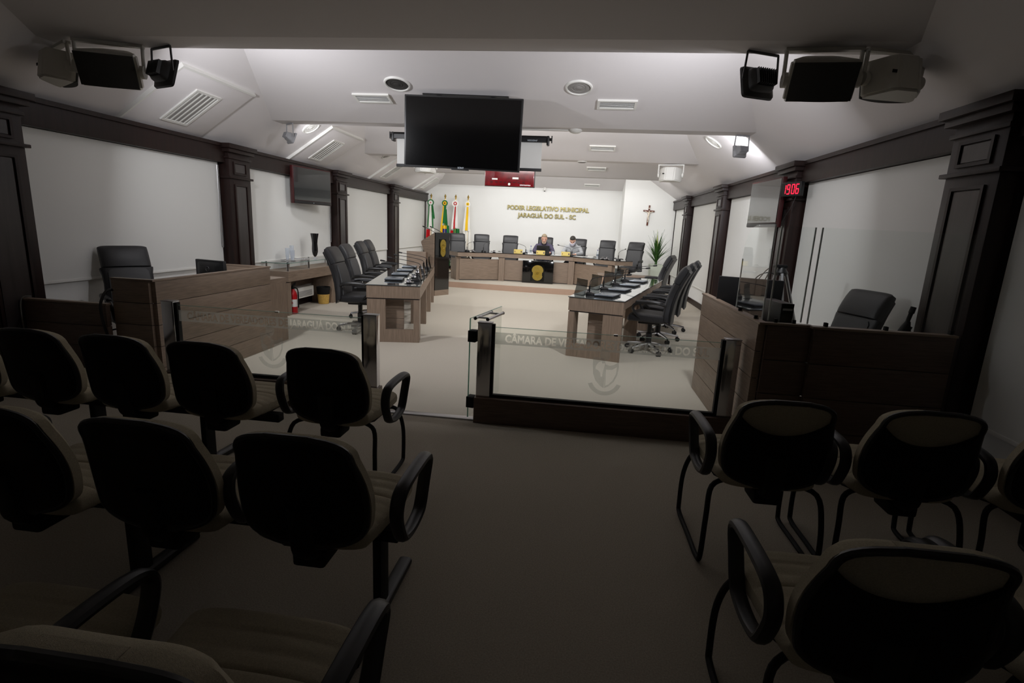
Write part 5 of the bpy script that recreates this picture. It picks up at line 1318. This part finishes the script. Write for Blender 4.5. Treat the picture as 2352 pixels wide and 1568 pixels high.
def under_shell(): return loft(BM(), [((0, -.21, .425), (.17, 0, 0), (0, 0, .018), 4), ((0, -.1, .412), (.215, 0, 0), (0, 0, .022), 4), ((0, .1, .412), (.22, 0, 0), (0, 0, .022), 4), ((0, .21, .42), (.20, 0, 0), (0, 0, .015), 4)], 20)
def back_bracket():
    b = BM(); tube(b, smooth_path([(0, -.05, .385), (0, -.20, .385), (0, -.262, .42), (0, -.272, .50), (0, -.285, .60)], 4), .026, 8, flat=1.8); box(b, (0, -.17, .365), (.12, .14, .06), bev=.015); return b
def sled(s):
    return tube(BM(), smooth_path([(s*.16, .12, .40), (s*.235, .19, .385), (s*.268, .235, .25), (s*.272, .235, .06), (s*.272, .20, .016), (s*.272, 0, .014), (s*.272, -.20, .014), (s*.268, -.245, .05), (s*.262, -.235, .25), (s*.24, -.19, .385), (s*.14, -.12, .40)], 5), .0125, 10)
def seat_unit(t, x, low=False):
    part('seat', 'seat_cushion', seat_mesh, 'taupe', t, (x, 0, 0)); part('seat_shell', 'seat_under', under_shell, 'shell', t, (x, 0, 0))
    part('backrest', 'back_cushion', back_pad, 'taupe', t, (x, 0, 0))
    if low:
        part('back_shell', 'back_shell_low', lambda: back_shell_mesh(True), 'shell', t, (x, 0, 0)); part('back_rim', 'back_rim', back_rim, 'black_plastic', t, (x, 0, 0))
    else:
        part('back_shell', 'back_shell_full', back_shell_mesh, 'shell', t, (x, 0, 0)); part('back_rim', 'back_rim', back_rim, 'black_plastic', t, (x, 0, 0))
    part('back_bracket', 'bracket', back_bracket, 'matte_black', t, (x, 0, 0))
def arm(t, x, s, off=.310): part('armrest', 'arm_%d_%d' % (s, off*1000), lambda: arm_loop(s, off), 'black_plastic', t, (x, 0, 0))
def single_chair(label, x, y, rz=0, low=False):
    t = T('visitor_chair', label, 'chair', (x, y, 0), rz, 'visitor chairs in the public seating')
    seat_unit(t, 0, low)
    for s in (-1, 1):
        arm(t, 0, s, .265 if low else .310); part('sled_leg', 'sled_%d' % s, lambda: sled(s), 'matte_black', t)
    return t
def tandem(label, xs, y, legs, arms):
    t = T('tandem_seating', label, 'bench', ((xs[0]+xs[-1])/2, y, 0), 0, 'linked rows of seats in the public seating')
    c = (xs[0]+xs[-1])/2
    for x in xs: seat_unit(t, x-c)
    x0, x1 = xs[0]-c-.22, xs[-1]-c+.26
    O('beam', bx(BM(), x0, x1, -.04, .02, .335, .385, .006), 'matte_black', t)
    for x in legs:
        l = O('leg', box(BM(), (x-c, -.01, .19), (.035, .085, .31), bev=.006), 'matte_black', t)
        ft = O('foot', loft(BM(), [((x-c, -.31, .016), (.022, 0, 0), (0, 0, .014), 3), ((x-c, -.30, .020), (.030, 0, 0), (0, 0, .020), 3), ((x-c, 0, .026), (.031, 0, 0), (0, 0, .024), 3), ((x-c, .30, .020), (.030, 0, 0), (0, 0, .020), 3), ((x-c, .31, .016), (.022, 0, 0), (0, 0, .014), 3)], 14), 'black_plastic', l)
    for x, s in arms: arm(t, x-c, s)
    return t
single_chair('armchair with black shell alone at the aisle end of the front left row', -1.32, 2.90, 0)
tandem('row of four linked taupe seats in the front left row without arms', [-3.56, -3.03, -2.50, -1.97], 2.84, (-2.95, -2.20), ())
tandem('row of three linked taupe seats in the second left row with aisle armrest', [-2.00, -1.43, -.87], 1.80, (-1.75, -.69), ((-2.0, -1), (-.87, -1), (-.87, 1)))
tandem('row of two linked taupe seats in the rearmost left row', [-1.32, -.74], .94, (-1.1, -.56), ((-1.32, -1), (-.74, -1), (-.74, 1)))
single_chair('visitor chair at the aisle end of the front right row', .95, 2.62, .02, True)
single_chair('visitor chair in the middle of the front right row', 1.56, 2.64, .0, True)
single_chair('visitor chair by the wall in the front right row', 2.17, 2.62, -.03, True)
single_chair('visitor chair at the aisle end of the rear right row', .86, 1.52, 0, True)
single_chair('visitor chair by the wall in the rear right row', 1.47, 1.54, 0, True)
